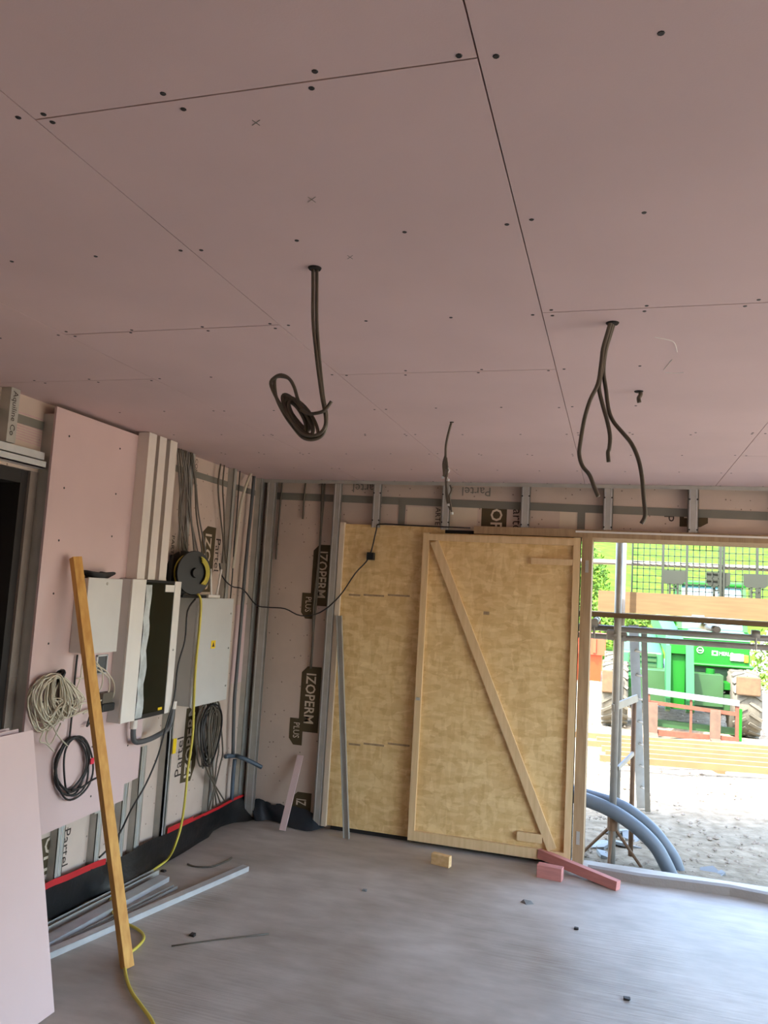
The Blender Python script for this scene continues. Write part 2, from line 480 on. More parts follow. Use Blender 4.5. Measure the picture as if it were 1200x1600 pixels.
# ---- far wall around the opening
wb = MB()
wb.box((XL - 0.4, YW, 0), (-2.10, YO, CH + 0.01))
wb.box((-2.10, YW, OPZ + 0.02), (OPX1, YO, CH + 0.01))
wb.box((OPX1, YW, 0), (XR + 0.3, YO, CH + 0.01))
wall_back = struct(wb.build('wall_back', 'membrane'), 'far wall lined with pinkish printed membrane and steel studs')
struct(MB().box((XR, YB, 0), (XR + 0.3, RW0, CH + 0.01)).box((XR, RW1, 0), (XR + 0.3, YO, CH + 0.01)).box((XR, RW0, 2.45), (XR + 0.3, RW1, CH + 0.01)).build('wall_right', 'membrane'))
struct(MB().box((XL - 0.4, YB - 0.2, 0), (-0.6, YB, CH + 0.01)).box((-0.6, YB - 0.2, 0), (XR + 0.3, YB, CH + 0.01)).build('wall_rear', 'membrane'))

def stud(x0, x1, z0, z1, y0=6.005, y1=YW, parent=wall_back):
    m_ = MB(); t = 0.004
    m_.box((x0, y0, z0), (x1, y0 + t, z1))
    m_.box((x0, y0, z0), (x0 + t, y1, z1))
    m_.box((x1 - t, y0, z0), (x1, y0 + 0.012, z1))
    o = m_.build('metal_stud', 'steel', parent)
    # swaged ribs on the face
    r = MB()
    for fx in (0.2, 0.8):
        xx = x0 + (x1 - x0) * fx
        r.box((xx - 0.002, y0 - 0.002, z0), (xx + 0.002, y0, z1))
    r.build('rib', 'steelbright', o)
    return o
stud(-2.915, -2.86, 0.02, CH); stud(-2.835, -2.745, 0.02, CH)
stud(-2.235, -2.165, 0.03, CH)
for xc in (-1.863, -1.296, -0.679, -0.074, 0.515, 1.11, 1.71, 2.31, 2.9):
    s_ = stud(xc - 0.035, xc + 0.035, OPZ + 0.02, CH)
    for sx in (-0.026, 0.026):
        for z in (2.66, 2.44):
            MB().cyl((xc + sx, 6.006, z), (xc + sx, 5.999, z), 0.006, 8).build('screw', 'screw', s_)
# ceiling track
MB().box((-2.92, 6.0, CH - 0.03), (XR, 6.003, CH - 0.002)).build('ceiling_track', 'steel', wall_back)
# horizontal tape band and stray vertical tape on the membrane
tb = MB(); y = YW - 0.004
pA, pB = BK(425, 769, y), BK(1200, 800, y)
tb.hexa([pA, pB, pB + V((0, 0.004, 0)), pA + V((0, 0.004, 0))], [pA - V((0, 0, .06)), pB - V((0, 0, .06)), pB + V((0, 0.004, -.06)), pA + V((0, 0.004, -.06))])
tb.build('tape_band', 'tape', wall_back)
for x in (627, 908):
    p = BK(x, 815, y)
    MB().box((p.x - 0.028, y - .001, OPZ + .03), (p.x + 0.028, YW - .001, 2.585)).build('tape_patch', 'tape', wall_back)
# lintel over the opening, door head trim
struct(MB().box((-1.06, 5.985, OPZ - 0.004), (OPX1, YO, OPZ + 0.055)).build('trim_1', 'jamb'), 'timber lintel over the opening')
struct(MB().box((-0.30, 5.972, OPZ + 0.03), (OPX1, 5.984, OPZ + 0.043)).build('trim_2', 'white'), 'thin white strip along the lintel')

# printed blocks on the membranes ---------------------------------------------------
def print_block(poly, parent, m='brownprint', n=(0, -1, 0)):
    nn = V(n) * 0.0015
    return MB().prism([V(p) + nn for p in poly], -nn * 0.9).build('printed_block', m, parent)
def chamfer(x0, x1, z0, z1, y, c, which):
    P = {'tl': [(x0, z1 - c), (x0 + c, z1)], 'tr': [(x1 - c, z1), (x1, z1 - c)], 'br': [(x1, z0 + c), (x1 - c, z0)], 'bl': [(x0 + c, z0), (x0, z0 + c)]}
    Q = {'tl': [(x0, z1)], 'tr': [(x1, z1)], 'br': [(x1, z0)], 'bl': [(x0, z0)]}
    out = []
    for k in ('tl', 'tr', 'br', 'bl'): out += P[k] if k in which else Q[k]
    return [V((a, y, b)) for a, b in out]
DN = (0, 0, -1); PX = (1, 0, 0); PY = (0, 1, 0)
def back_logo(px, py, h_, partial=None, plus=True):
    p = BK(px, py, YW)          # top right corner of the long block
    wd = 0.17; x1 = p.x; x0 = x1 - wd; z1 = p.z; z0 = z1 - h_
    print_block(chamfer(x0, x1, z0, z1, YW, 0.05, ('tl',)), wall_back)
    t_ = partial or 'IZOPERM'
    text(t_, 0.118, (x0 + 0.045, YW - 0.002, z1 - 0.05), DN, PX, 'creamprint', wall_back, squash=(h_ - .09) / 0.118 / (0.62 * len(t_)), bold=0.015)
    if plus:
        xx1 = x0 + 0.04; xx0 = xx1 - 0.115; zz1 = z0 + 0.10; zz0 = zz1 - 0.21
        print_block([V((xx0, YW - .0003, zz1)), V((xx1, YW - .0003, zz1)), V((xx1, YW - .0003, zz0)), V((xx0 + .04, YW - .0003, zz0)), V((xx0, YW - .0003, zz0 + .05))], wall_back)
        text('PLUS', 0.075, (xx0 + 0.035, YW - 0.0022, zz1 - 0.03), DN, PX, 'creamprint', wall_back, squash=0.78)
back_logo(521, 852, 0.50)
back_logo(503, 1043, 0.52)
back_logo(487, 1240, 0.16, 'IZ', False)
# lettering on the band over the door
def band_text(s_, px, py, size, right, up, m='blackprint'):
    text(s_, size, BK(px, py, YW - 0.003), right, up, m, wall_back)
b0 = BK(753, 791, YW); b1 = BK(791, 826, YW)
print_block([V((b0.x, YW, b0.z)), V((b1.x, YW, b0.z)), V((b1.x, YW, 2.38)), V((b0.x, YW, 2.38))], wall_back)
text('OP', 0.125, (b0.x + 0.075, YW - 0.003, b0.z - 0.015), DN, PX, 'creamprint', wall_back, bold=0.015)
band_text('artel', 802, 795, 0.105, DN, PX)
band_text('ARTEL', 681, 793, 0.06, DN, PX)
band_text('Partel', 594, 757, 0.10, (-1, 0, 0), DN, 'tape')
band_text('Partel', 768, 762, 0.10, (-1, 0, 0), DN, 'tape')
band_text('P', 1038, 804, 0.10, DN, PX)
c0 = BK(1062, 803, YW); c1 = BK(1106, 824, YW)
print_block([V((c0.x, YW, c0.z)), V((c1.x, YW, c0.z)), V((c1.x, YW, c1.z + .03)), V((c1.x - .05, YW, c1.z)), V((c0.x, YW, c1.z))], wall_back)
text('F', 0.1, (c0.x + 0.03, YW - 0.003, c0.z - 0.012), DN, PX, 'creamprint', wall_back)
# pale panels in the band
for xa, xb in ((637, 690), (690, 745), (875, 905), (915, 940)):
    p, q_ = BK(xa, 792, YW), BK(xb, 822, YW)
    MB().box((p.x, YW - 0.0008, 2.39), (q_.x, YW, p.z)).build('membrane_patch', 'creamprint', wall_back)

# left wall lettering
def left_text(s_, px, py, size, m='blackprint', down=True, squash=1.0, bold=0.0, off=0.002):
    p = LF(px, py, XL + off)
    text(s_, size, p, DN if down else (0, 0, 1), PY if down else (0, -1, 0), m, wall_left, squash=squash, bold=bold)
def left_block(pts):
    MB().prism([LF(x, y, XL + 0.0015) for x, y in pts], (-0.0012, 0, 0)).build('printed_block', 'brownprint', wall_left)
left_text('PARTEL', 269, 836, 0.055)
left_block([(316, 832), (325, 822), (338, 825), (329, 925), (310, 925)])
left_text('IZOPERM', 322, 832, 0.13, 'creamprint', bold=0.015, off=0.003)
left_text('Partel', 338, 840, 0.11)
left_block([(292, 1107), (311, 1103), (305, 1195), (297, 1220), (281, 1224)])
left_text('IZOPERM', 297, 1214, 0.13, 'creamprint', down=False, bold=0.015, off=0.003)
left_text('Partel', 282, 1213, 0.12, down=False)
left_block([(64, 1312), (90, 1302), (84, 1360), (60, 1372)])
left_text('OPERM', 72, 1308, 0.12, 'creamprint', bold=0.015, off=0.003)
left_text('Partel', 100, 1296, 0.09)
left_text('COM CE', 306, 716, 0.05)

# studs on the left wall (thin steel channels seen between cables)
def lstud(px, py, w_, z0, z1):
    p = LF(px, py, XL + 0.05)
    y0 = p.y; m_ = MB(); t = 0.004
    m_.box((XL + 0.046, y0, z0), (XL + 0.05, y0 + w_, z1)); m_.box((XL, y0, z0), (XL + 0.05, y0 + t, z1)); m_.box((XL + .04, y0 + w_ - t, z0), (XL + 0.05, y0 + w_, z1))
    o = m_.build('metal_stud', 'steel', wall_left)
    MB().box((XL + 0.05, y0 + w_ * .45, z0), (XL + 0.052, y0 + w_ * .55, z1)).build('rib', 'steelbright', o)
lstud(299, 705, 0.06, 0.05, CH); lstud(366, 733, 0.055, 0.05, CH); lstud(408, 760, 0.03, 0.05, CH)
lstud(188, 1290, 0.05, 0.05, 0.8); lstud(213, 1270, 0.06, 0.05, 0.8); lstud(150, 1300, 0.05, 0.05, 0.8); lstud(88, 1330, 0.06, 0.05, 0.8)
lstud(258, 1200, 0.07, 0.05, 1.2)
# paper patches (ribbed pale strips beside grey cabinet)
for (x0, y0, x1, y1) in ((368, 945, 379, 1065),):
    a = LF(x0, y0, XL + .001); b = LF(x1, y1, XL + .001)
    MB().box((XL, a.y, b.z), (XL + 0.001, b.y, a.z)).build('membrane_patch', 'pink', wall_left)

# ---- fixed strand board panel, pale edge batten and temporary door
struct(MB().box((-2.125, 6.03, 0.035), (-1.30, 6.048, 2.405)).build('trim_3', 'osb'), 'fixed strand board panel beside the door')
struct(MB().box((-2.163, 6.0, 0.03), (-2.125, 6.06, 2.415)).build('trim_4', 'pale'), 'pale upright batten edging the strand board')
MB().box((-2.10, 6.0485, 0.0), (-0.26, 6.10, OPZ - .005)).box((-2.10, 6.0485, OPZ - .005), (-1.02, 6.10, OPZ + .022)).build('backing', 'dark', wall_back)
for py in (929, 1163):
    for (xa, xb) in ((545, 563), (568, 600), (606, 640)):
        p, q_ = BK(xa, py, 6.03), BK(xb, py + (xb - xa) * .08, 6.03)
        MB().box((p.x, 6.0288, q_.z - .006), (q_.x, 6.03, q_.z + .008)).build('stamp_mark', 'jamb', wall_back)
DX0, DX1, DZ0, DZ1 = -1.452, -0.262, 0.035, 2.352
door = struct(MB().box((DX0, 5.985, DZ0), (DX1, 5.996, DZ1)).build('door_1', 'osb'), 'temporary strand board door with diagonal timber brace')
yf = 5.955
def batten(a, b, w_):
    MB().beam(V(a), V(b), (0, 1, 0), 0.03, w_).build('door_batten', 'door_batten', door)
yc = 5.970
batten((DX0 + 0.024, yc, DZ0), (DX0 + 0.024, yc, DZ1), 0.048)
batten((DX1 - 0.024, yc, DZ0), (DX1 - 0.024, yc, DZ1), 0.048)
batten((DX0 + 0.048, yc, DZ1 - 0.035), (DX1 - 0.048, yc, DZ1 - 0.035), 0.05)
batten((DX0 + 0.048, yc, DZ0 + 0.035), (DX1 - 0.048, yc, DZ0 + 0.035), 0.07)
batten((DX0 + 0.09, yc, DZ1 - 0.07), (DX1 - 0.13, yc, DZ0 + 0.08), 0.065)
a = BK(830, 877, yc); b = BK(890, 879, yc); batten((a.x, yc, b.z), (DX1 - .05, yc, b.z), 0.045)
a = BK(808, 1305, yc); batten((a.x, yc - .001, a.z), (DX1 - .20, yc - .001, a.z), 0.06)
p = BK(653, 1092, 5.95); MB().box((p.x - .015, 5.945, p.z - .01), (p.x + .015, 5.958, p.z + .01)).build('catch', 'steel', door)
p = BK(760, 958, 5.985); MB().box((p.x - .022, 5.983, p.z - .012), (p.x + .022, 5.986, p.z + .012)).build('knot', 'jamb', door)
jamb = struct(MB().box((-0.252, 5.99, 0.0), (-0.178, YO, OPZ)).build('trim_5', 'jamb'), 'brown timber jamb at the side of the opening')
for px, py in ((917, 885), (903, 1310)):
    p = BK(px, py, 5.98)
    MB().box((p.x - .012, 5.984, p.z - .045), (p.x + .012, 5.991, p.z + .045)).build('latch_plate', 'steel', jamb)
# threshold upstand
th = MB()
pts = [GR(x, y, 0.0) for x, y in ((918, 1368), (1000, 1382), (1080, 1392), (1140, 1400), (1200, 1412))]
pts.append(V((OPX1, 6.0, 0)))
for i in range(len(pts) - 1):
    a, b = pts[i], pts[i + 1]
    th.hexa([a, b, b + V((0, .045, 0)), a + V((0, .045, 0))], [a + V((0, 0, .055)), b + V((0, 0, .055)), b + V((0, .045, .06)), a + V((0, .045, .06))])
struct(th.build('trim_6', 'greyreveal'), 'low grey upstand strip along the threshold')
# building edge above: unseen flat roof, overhang sized to shade the near yard
struct(MB().box((-3.5, YB - 0.4, 3.0), (XR + 0.6, 6.62, 3.12)).build('roof', 'blocks'), 'flat roof slab')

# ================================================================== OUTSIDE GROUND
def terrain():
    xs = [-60 + 3 * i for i in range(48)]
    ys = [6.2, 7.5, 9, 11, 13, 15, 17, 19, 21, 23, 25, 27, 29, 32, 36, 40, 45, 50, 56, 62, 70, 80, 95]
    return xs, ys
g = MB()
NX, NY = 110, 90
vs = []
rn = random.Random(3)
for j in range(NY + 1):
    for i in range(NX + 1):
        x = -12 + 30 * i / NX; y = 6.21 + 22 * j / NY
        z = GZ + (rn.uniform(-.022, .022) if 6.5 < y < 26 else 0) + 0.03 * math.sin(x * 1.7 + y) * math.sin(y * 1.3)
        vs.append((x, y, z))
fs = [(j * (NX + 1) + i, j * (NX + 1) + i + 1, (j + 1) * (NX + 1) + i + 1, (j + 1) * (NX + 1) + i) for j in range(NY) for i in range(NX)]
ground = struct(g.add(vs, fs).build('ground', 'gravel', smooth_=True), 'pale gravel yard outside the opening')
# wide surrounding ground
struct(MB().box((-80, -60, -0.6), (80, 110, -0.32)).build('ground', 'gravel'))
vs = []; NX, NY = 60, 40
for j in range(NY + 1):
    for i in range(NX + 1):
        x = -50 + 110 * i / NX; y = 25 + 70 * j / NY
        d = y - 25 - 1.5 * math.sin(x * 0.3)
        z = -0.25 + max(0, d) * 0.20 + 0.12 * math.sin(x * .9) * math.sin(y * .7) * min(1, max(0, d)) + rn.uniform(-.05, .05)
        vs.append((x, y, z))
fs = [(j * (NX + 1) + i, j * (NX + 1) + i + 1, (j + 1) * (NX + 1) + i + 1, (j + 1) * (NX + 1) + i) for j in range(NY) for i in range(NX)]
struct(MB().add(vs, fs).build('hillside', 'grass', smooth_=True), 'bright green grassy hillside behind the yard')

# ================================================================== LEFT WALL: sheet and cabinets
XP = -2.83
pt = thing('wall_plasterboard', 'tall pink plasterboard panel screwed to the left wall behind the cabinets', 'plasterboard', (XP, 3.7, 0.4))
zb0 = LF(66, 1306).z; zb1 = LF(185, 1277).z
pb = MB()
pb.prism([V((XP, 3.385, zb0)), V((XP, 4.30, zb0 + .02)), V((XP, 4.30, 0.62)), V((XP, 4.44, 0.63)), V((XP, 4.44, 1.98)), V((XP, 4.128, 1.98)), V((XP, 4.128, 2.735)), V((XP, 3.385, 2.735))], (-0.014, 0, 0))
pbo = pb.build('sheet', 'pink', pt)
for yy, zz in [(3.5, 2.6), (3.5, 2.32), (3.5, 2.04), (3.5, 1.76), (3.5, 1.5), (3.5, 1.2), (3.95, 2.62), (3.95, 2.35), (3.95, 2.1), (3.95, 1.85), (3.95, 0.9), (3.5, .75), (4.3, .85), (3.98, .62)]:
    MB().cyl((XP - .002, yy, zz), (XP + .001, yy, zz), 0.006, 8).build('screw', 'screw', pt)
# battens behind the panel fix it to the wall
MB().box((XL, 3.40, 0.5), (XP - .014, 3.46, 2.7)).box((XL, 4.05, 0.5), (XP - .014, 4.11, 2.7)).build('fixing_batten', 'steel', pt)

def cabinet(name, label, cat, x0, x1, y0, y1, z0, z1, m):
    t = thing(name, label, cat, (x0, (y0 + y1) / 2, z0))
    b = MB().box((x0, y0, z0), (x1, y1, z1)).build('body', m, t, bevel=0.004)
    return t, b
# small white wall box
wy1 = LF(192, 908, -2.74).y
t, b = cabinet('wall_box', 'small white blank metal box on the pink panel behind the timber prop', 'electrical box', XP, -2.752, 3.667, wy1, 1.445, 1.85, 'greybox2')
MB().box((-2.752, 3.662, 1.44), (-2.742, wy1 + .004, 1.855)).build('front_cover', 'greybox2', t, bevel=0.003)
cy = (3.667 + wy1) / 2
MB().lathe([(0.009, 0), (0.007, 0.004)], (-2.742, cy + .01, 1.825), (1, 0, 0), 12).build('lock', 'steel', t)
# dark coil resting on top of it
dk = MB()
for k in range(5):
    rr = 0.045 + 0.008 * k
    dk.tube([(-2.785 + rr * .8 * math.cos(a), cy - .02 + rr * 1.6 * math.sin(a), 1.86 + 0.006 * k + .004 * math.sin(3 * a)) for a in [2 * math.pi * i / 14 for i in range(14)]], 0.006, 5, 2, True)
tag(dk.build('cable_coil', 'cableblack', None, True), 'flat black cable coil lying on top of the small white box', 'cable')

# tall distribution board with a smoked glass door
ty0 = 4.061; ty1 = LF(284, 910, -2.735).y
t, b = cabinet('distribution_board', 'tall light grey distribution board with a dark glass door', 'electrical panel', XP, -2.75, ty0, ty1, 1.02, 1.86, 'greybox2')
fx = -2.75; fw = ty1 - ty0
MB().box((fx, ty0, 1.02), (fx + .015, ty0 + fw * .26, 1.86)).build('door_frame', 'white', t, bevel=0.003)
MB().box((fx, ty1 - fw * .14, 1.02), (fx + .015, ty1, 1.86)).build('door_frame', 'white', t, bevel=0.003)
MB().box((fx, ty0 + fw * .26, 1.845), (fx + .012, ty1 - fw * .14, 1.86)).build('door_rail', 'black', t)
MB().box((fx, ty0 + fw * .26, 1.02), (fx + .012, ty1 - fw * .14, 1.045)).build('door_rail', 'black', t)
gl = MB().box((fx + .002, ty0 + fw * .26, 1.045), (fx + .010, ty1 - fw * .14, 1.845)).build('glass_door', 'glassdark', t)
fm = MB(); n = 16; vs = []; fs = []
for i in range(n + 1):
    z = 1.83 - 0.80 * i / n
    y0_ = ty0 + fw * .262; y1_ = ty0 + fw * (.37 + .012 * math.sin(i * 1.3 + 1) + .02 * (i / n))
    for k in range(4):
        vs.append((fx + .013 + .006 * abs(math.sin(i * .8 + k)), y0_ + (y1_ - y0_) * k / 3, z))
for i in range(n):
    for k in range(3): fs.append((i * 4 + k, i * 4 + k + 1, i * 4 + k + 5, i * 4 + k + 4))
fm.add(vs, fs).build('protective_film', 'film', t, True)
ly = ty0 + fw * .66
MB().box((fx + .010, ly, 1.79), (fx + .0145, ty1 - fw * .15, 1.835)).build('paper_label', 'white', t)
MB().lathe([(0.008, 0), (0.006, .005)], (fx + .015, ty1 - fw * .07, 1.42), (1, 0, 0), 10).build('lock', 'steel', t)
MB().box((fx + .010, ty0 + fw * .72, 1.05), (fx + .0135, ty0 + fw * .80, 1.066)).build('warning_label', 'yellow', t)
# three white trunkings above
for k, (xa, xb) in enumerate(((234, 245), (251, 261), (268, 278))):
    ya = LF(xa, 680, -2.752).y; yb = LF(xb, 684, -2.752).y
    lab = ['nearest white vertical trunking beside the pink panel', 'middle white vertical trunking above the distribution board', 'farthest white vertical trunking beside the wall cables'][k]
    tr = thing('trunking', lab, 'trunking', (-2.8, ya, 1.86), 'white trunkings above the distribution board')
    MB().box((-2.83, ya, 1.862), (-2.757, yb, CH - .004)).build('base', 'trunk', tr)
    MB().box((-2.757, ya - .002, 1.862), (-2.752, yb + .002, CH - .004)).build('cover', 'trunk', tr)

# grey steel cabinet
gy0 = 4.80; gy1 = LF(365, 936, -2.705).y
t, b = cabinet('steel_cabinet', 'grey steel wall cabinet with a small yellow warning sticker', 'cabinet', XL + .05, -2.72, gy0, gy1, 1.03, 1.755, 'greybox')
MB().box((-2.72, gy0 - .002, 1.027), (-2.703, gy1 + .002, 1.758)).build('door', 'greybox', t, bevel=0.003)
sy = LF(333, 1007, -2.703)
MB().box((-2.703, sy.y - .03, sy.z - .028), (-2.7015, sy.y + .03, sy.z + .028)).build('warning_sticker', 'yellow', t)
MB().prism([V((-2.7012, sy.y + dy_, sy.z + dz_)) for dy_, dz_ in ((-.018, -.016), (.018, -.016), (0, .018))], (.0006, 0, 0)).build('warning_symbol', 'blackprint', t)
for zz in (1.65, 1.40, 1.13):
    MB().lathe([(0.007, 0), (0.005, .006)], (-2.703, gy1 - .03, zz), (1, 0, 0), 10).build('lock', 'steel', t)

# cable reel on the cabinet
rc = V((-2.79, LF(300, 905, -2.76).y, 1.925))
t = thing('cable_reel', 'black cable reel wound with yellow cable standing on the grey cabinet', 'cable reel', (rc.x, rc.y, 1.76))
ax = V((1, -0.35, 0)).normalized()
for s_ in (-1, 1):
    MB().lathe([(0.145, -.006), (0.15, 0), (0.145, .006)], rc + ax * 0.055 * s_, ax, 28).build('flange', 'black', t, 'auto')
MB().lathe([(0.05, -.052), (0.05, .052)], rc, ax, 20).build('hub', 'black', t)
MB().lathe([(0.035, 0), (0.03, .02)], rc + ax * .06, ax, 16).build('cap', 'black', t)
wd = MB()
u_ = V((0, 0, 1)); v_ = ax.cross(u_)
for k in range(8):
    r_k = 0.085 + 0.012 * (k % 4)
    c_ = rc + ax * (0.076 if k < 3 else (-0.036 + 0.012 * k))
    if k < 3:
        wd.tube([c_ + (u_ * math.cos(a) + v_ * math.sin(a)) * (0.09 + .012 * k) for a in [-2.5 + i * .2 + .1 * k for i in range(11)]], 0.006, 6, 2)
    else:
        wd.tube([c_ + (u_ * math.cos(a) + v_ * math.sin(a)) * r_k for a in [2 * math.pi * i / 24 for i in range(24)]], 0.006, 6, 1, True)
wd.build('winding', 'yellowcable', t, True)
bx_ = MB(); q0 = rc + ax * 0.0
bx_.box((rc.x - .06, rc.y - .15, 1.757), (rc.x + .06, rc.y + .16, 1.775)); bx_.box((rc.x - .06, rc.y - .16, 1.757), (rc.x - .04, rc.y - .14, 2.03)); bx_.box((rc.x - .06, rc.y + .15, 1.757), (rc.x - .04, rc.y + .17, 1.95))
bx_.build('stand', 'black', t)

# router with two antennas
ra = LF(333, 932, -2.74)
t = thing('wifi_router', 'small white router with two upright antennas on the grey cabinet', 'router', (-2.76, ra.y, 1.757))
MB().box((-2.82, ra.y - .08, 1.758), (-2.73, ra.y + .09, 1.782)).build('body', 'white', t, bevel=0.006)
for (xa, ya, xb, yb) in ((330, 934, 329, 889), (338, 932, 346, 890)):
    MB().tube([LF(xa, ya, -2.74), LF(xb, yb, -2.74)], 0.0075, 8, 1).build('antenna', 'white', t)

# ------------------------------------------------------------------ cables on the left wall
def cable(name, label, pts, r, m, cat='cable', group=None, parent=None, n=6, sm=4):
    o = MB().tube(pts, r, n, sm).build(name, m, parent, True)
    if parent is None: tag(o, label, cat, group)
    return o
def lp(seq, X=-2.86): return [LF(x, y, X) for x, y in seq]
# bundle falling from the ceiling behind the trunkings
bt = thing('cable_bundle', 'bundle of dark grey cables dropping from the ceiling behind the cable reel', 'cables', LF(300, 880, -2.86))
rb = random.Random(11)
for k in range(9):
    x0 = 277 + k * 3.0; x1 = 281 + k * 5.0 + rb.uniform(-4, 4)
    pts = [LF(x0, 697 + k * 1.3, -2.862 + .002 * (k % 3)), LF(x0 + 3 + rb.uniform(-5, 5), 750, -2.858 + .002 * (k % 4)), LF((x0 + x1) / 2 + rb.uniform(-5, 5), 805, -2.855), LF(x1, 860, -2.855), LF(x1 + rb.uniform(0, 8), 898, -2.86)]
    pts[0].z = CH - 0.005
    cable('cable', '', pts, 0.006, ('cablegrey', 'cable', 'cablegrey')[k % 3], parent=bt)
bs = thing('cable_bundle', 'pair of thin dark cables running down beside the upper printed block', 'cables', LF(350, 800, -2.87))
for k, x in enumerate((345, 351)):
    pts = [LF(x, 722, -2.87), LF(x - 4 + k, 760, -2.87), LF(x - 1, 800, -2.87), LF(x + 4 - 4 * k, 850, -2.87), LF(x + 2, 880, -2.87)]
    pts[0].z = CH - .004
    cable('cable', '', pts, 0.006, 'cable', parent=bs)
pw = [LF(393, 738, -2.85), LF(384, 760, -2.85), LF(376, 790, -2.86), LF(370, 840, -2.87), LF(364, 888, -2.87)]
cable('conduit', 'pale flexible conduit curving down the left wall near the corner', pw, 0.013, 'cablewhite', 'conduit')
pw = [LF(375, 735, -2.875), LF(371, 790, -2.875), LF(366, 850, -2.875), LF(363, 900, -2.875), LF(360, 935, -2.875)]; pw[0].z = CH - .004
cable('black_wire', 'thin black wire with a joint running beside the pale conduit', pw, 0.005, 'cableblack')
pw = [LF(397, 745, -2.86), LF(392, 800, -2.86), LF(387, 850, -2.86), LF(382, 905, -2.86), LF(376, 980, -2.86), LF(370, 1050, -2.86), LF(366, 1100, -2.86), LF(364, 1180, -2.86)]; pw[0].z = CH - .01
cable('conduit', 'dark grey conduit clipped from ceiling to floor near the corner', pw, 0.014, 'conduit', 'conduit')
ct = thing('pipe_elbow', 'blue grey plastic elbow pipe sticking out of the left wall by the corner', 'pipe', LF(365, 1185, -2.86))
cable('upright', '', lp([(362, 1250), (364, 1215), (367, 1186)], -2.86), 0.016, 'bluegrey', parent=ct, n=8)
cable('arm', '', [LF(352, 1182, -2.88), LF(368, 1181, -2.85), LF(375, 1183, -2.80), BK(392, 1190, LF(375, 1183, -2.8).y + .05), BK(409, 1199, LF(375, 1183, -2.8).y + .1)], 0.017, 'bluegrey', parent=ct, n=8)

# coil of dark cables under the grey cabinet
cc = LF(328, 1140, -2.80)
t = thing('cable_coil', 'thick hanging coil of dark cables under the grey cabinet', 'cables', (cc.x, cc.y, 0.8))
for k in range(15):
    aw = 0.05 + 0.011 * (k % 6) + rb.uniform(-.01, .01); ah = 0.20 + rb.uniform(-.06, .05)
    oy = rb.uniform(-.05, .05); ox = rb.uniform(-.03, .03)
    pts = [V((cc.x + ox + .01 * math.sin(2 * a), cc.y + oy + aw * 1.3 * math.cos(a), cc.z - .02 + ah * math.sin(a) * (1 if math.sin(a) < 0 else .9))) for a in [2 * math.pi * i / 16 for i in range(16)]]
    MB().tube(pts, 0.0065, 5, 2, True).build('cable', ('cable', 'cablegrey', 'cableblack')[k % 3], t, True)
for k in range(5):
    x = 318 + 6 * k
    cable('tail', '', lp([(x, 1100), (x + 6, 1150 + 5 * k), (x + 2, 1195), (350 - 6 * k, 1250 + 4 * k)], -2.83), 0.006, 'cable', parent=t)
# grey conduit loop from the tall cabinet
ls = lp([(209, 1128), (208, 1150), (212, 1159), (228, 1157), (246, 1149), (262, 1138), (268, 1122), (271, 1100)], -2.78)
t = thing('conduit', 'dark grey conduit bent under the tall distribution board', 'conduit', ls[2])
cable('pipe', '', ls, 0.017, 'conduit', parent=t, n=8)
MB().cyl(ls[0] + V((0, 0, .02)), ls[0] + V((0, 0, -.04)), 0.022, 12).build('collar', 'trunk', t)
MB().cyl(ls[-1] + V((0, 0, .02)), ls[-1] + V((0, 0, -.03)), 0.022, 12).build('collar', 'trunk', t)
# yellow tag below grey cabinet
p = LF(271, 1166, -2.86)
tag(MB().box((p.x, p.y - .012, p.z - .05), (p.x + .004, p.y + .03, p.z + .05)).build('warning_tag', 'yellow'), 'small yellow tag hanging on the left wall below the conduit', 'tag')
# long black cable draped from the reel to the floor
cable('power_cable', 'thin black cable draped past the grey cabinet down towards the floor',
      [LF(305, 936, -2.71), LF(293, 955, -2.71), LF(289, 1000, -2.70), LF(278, 1040, -2.72), LF(272, 1090, -2.72), LF(258, 1140, -2.73), LF(247, 1180, -2.74), LF(228, 1225, -2.76), LF(205, 1265, -2.80), LF(188, 1300, -2.84), LF(170, 1325, -2.86), LF(155, 1340, -2.87)], 0.006, 'cableblack')
# yellow cable from the reel to the floor and past the timber prop
cable('extension_cable', 'yellow cable hanging from the reel and snaking across the floor', [LF(309, 928, -2.72), LF(314, 940, -2.692), LF(312, 980, -2.69), LF(306, 1040, -2.69), LF(303, 1100, -2.69), LF(301, 1150, -2.685), LF(294, 1200, -2.67), LF(289, 1250, -2.66), LF(283, 1290, -2.68), LF(273, 1322, -2.70), GR(262, 1342, .04)] + [GR(x, y, .010) for x, y in ((247, 1354), (222, 1370), (196, 1380), (178, 1392), (172, 1408), (178, 1428), (190, 1440), (208, 1448), (222, 1458), (224, 1468), (214, 1480), (200, 1492), (195, 1508), (198, 1530), (207, 1552), (222, 1573), (240, 1600), (250, 1640))], 0.008, 'yellowcable', n=7, sm=5)
# wire draped across the corner to a junction box on the strand board
ws = [LF(343, 880, -2.85), LF(347, 900, -2.84), LF(362, 916, -2.82), LF(380, 921, -2.82), BK(400, 945, 5.95), BK(420, 949, 5.95), BK(445, 951, 5.96), BK(470, 962, 5.97), BK(500, 957, 5.98), BK(530, 932, 5.985), BK(555, 896, 5.99), BK(577, 870, 6.0), BK(588, 828, 6.0), BK(594, 819, 6.0), BK(640, 821, 6.0), BK(735, 825, 6.0)]
t = thing('black_wire', 'long thin black wire sagging across the corner with a small junction box', 'wire', ws[8])
cable('wire', '', ws, 0.0055, 'cableblack', parent=t)
p = BK(579, 869, 6.0)
MB().box((p.x - .03, 5.985, p.z - .03), (p.x + .03, 6.028, p.z + .03)).build('junction_box', 'black', t, bevel=.004)
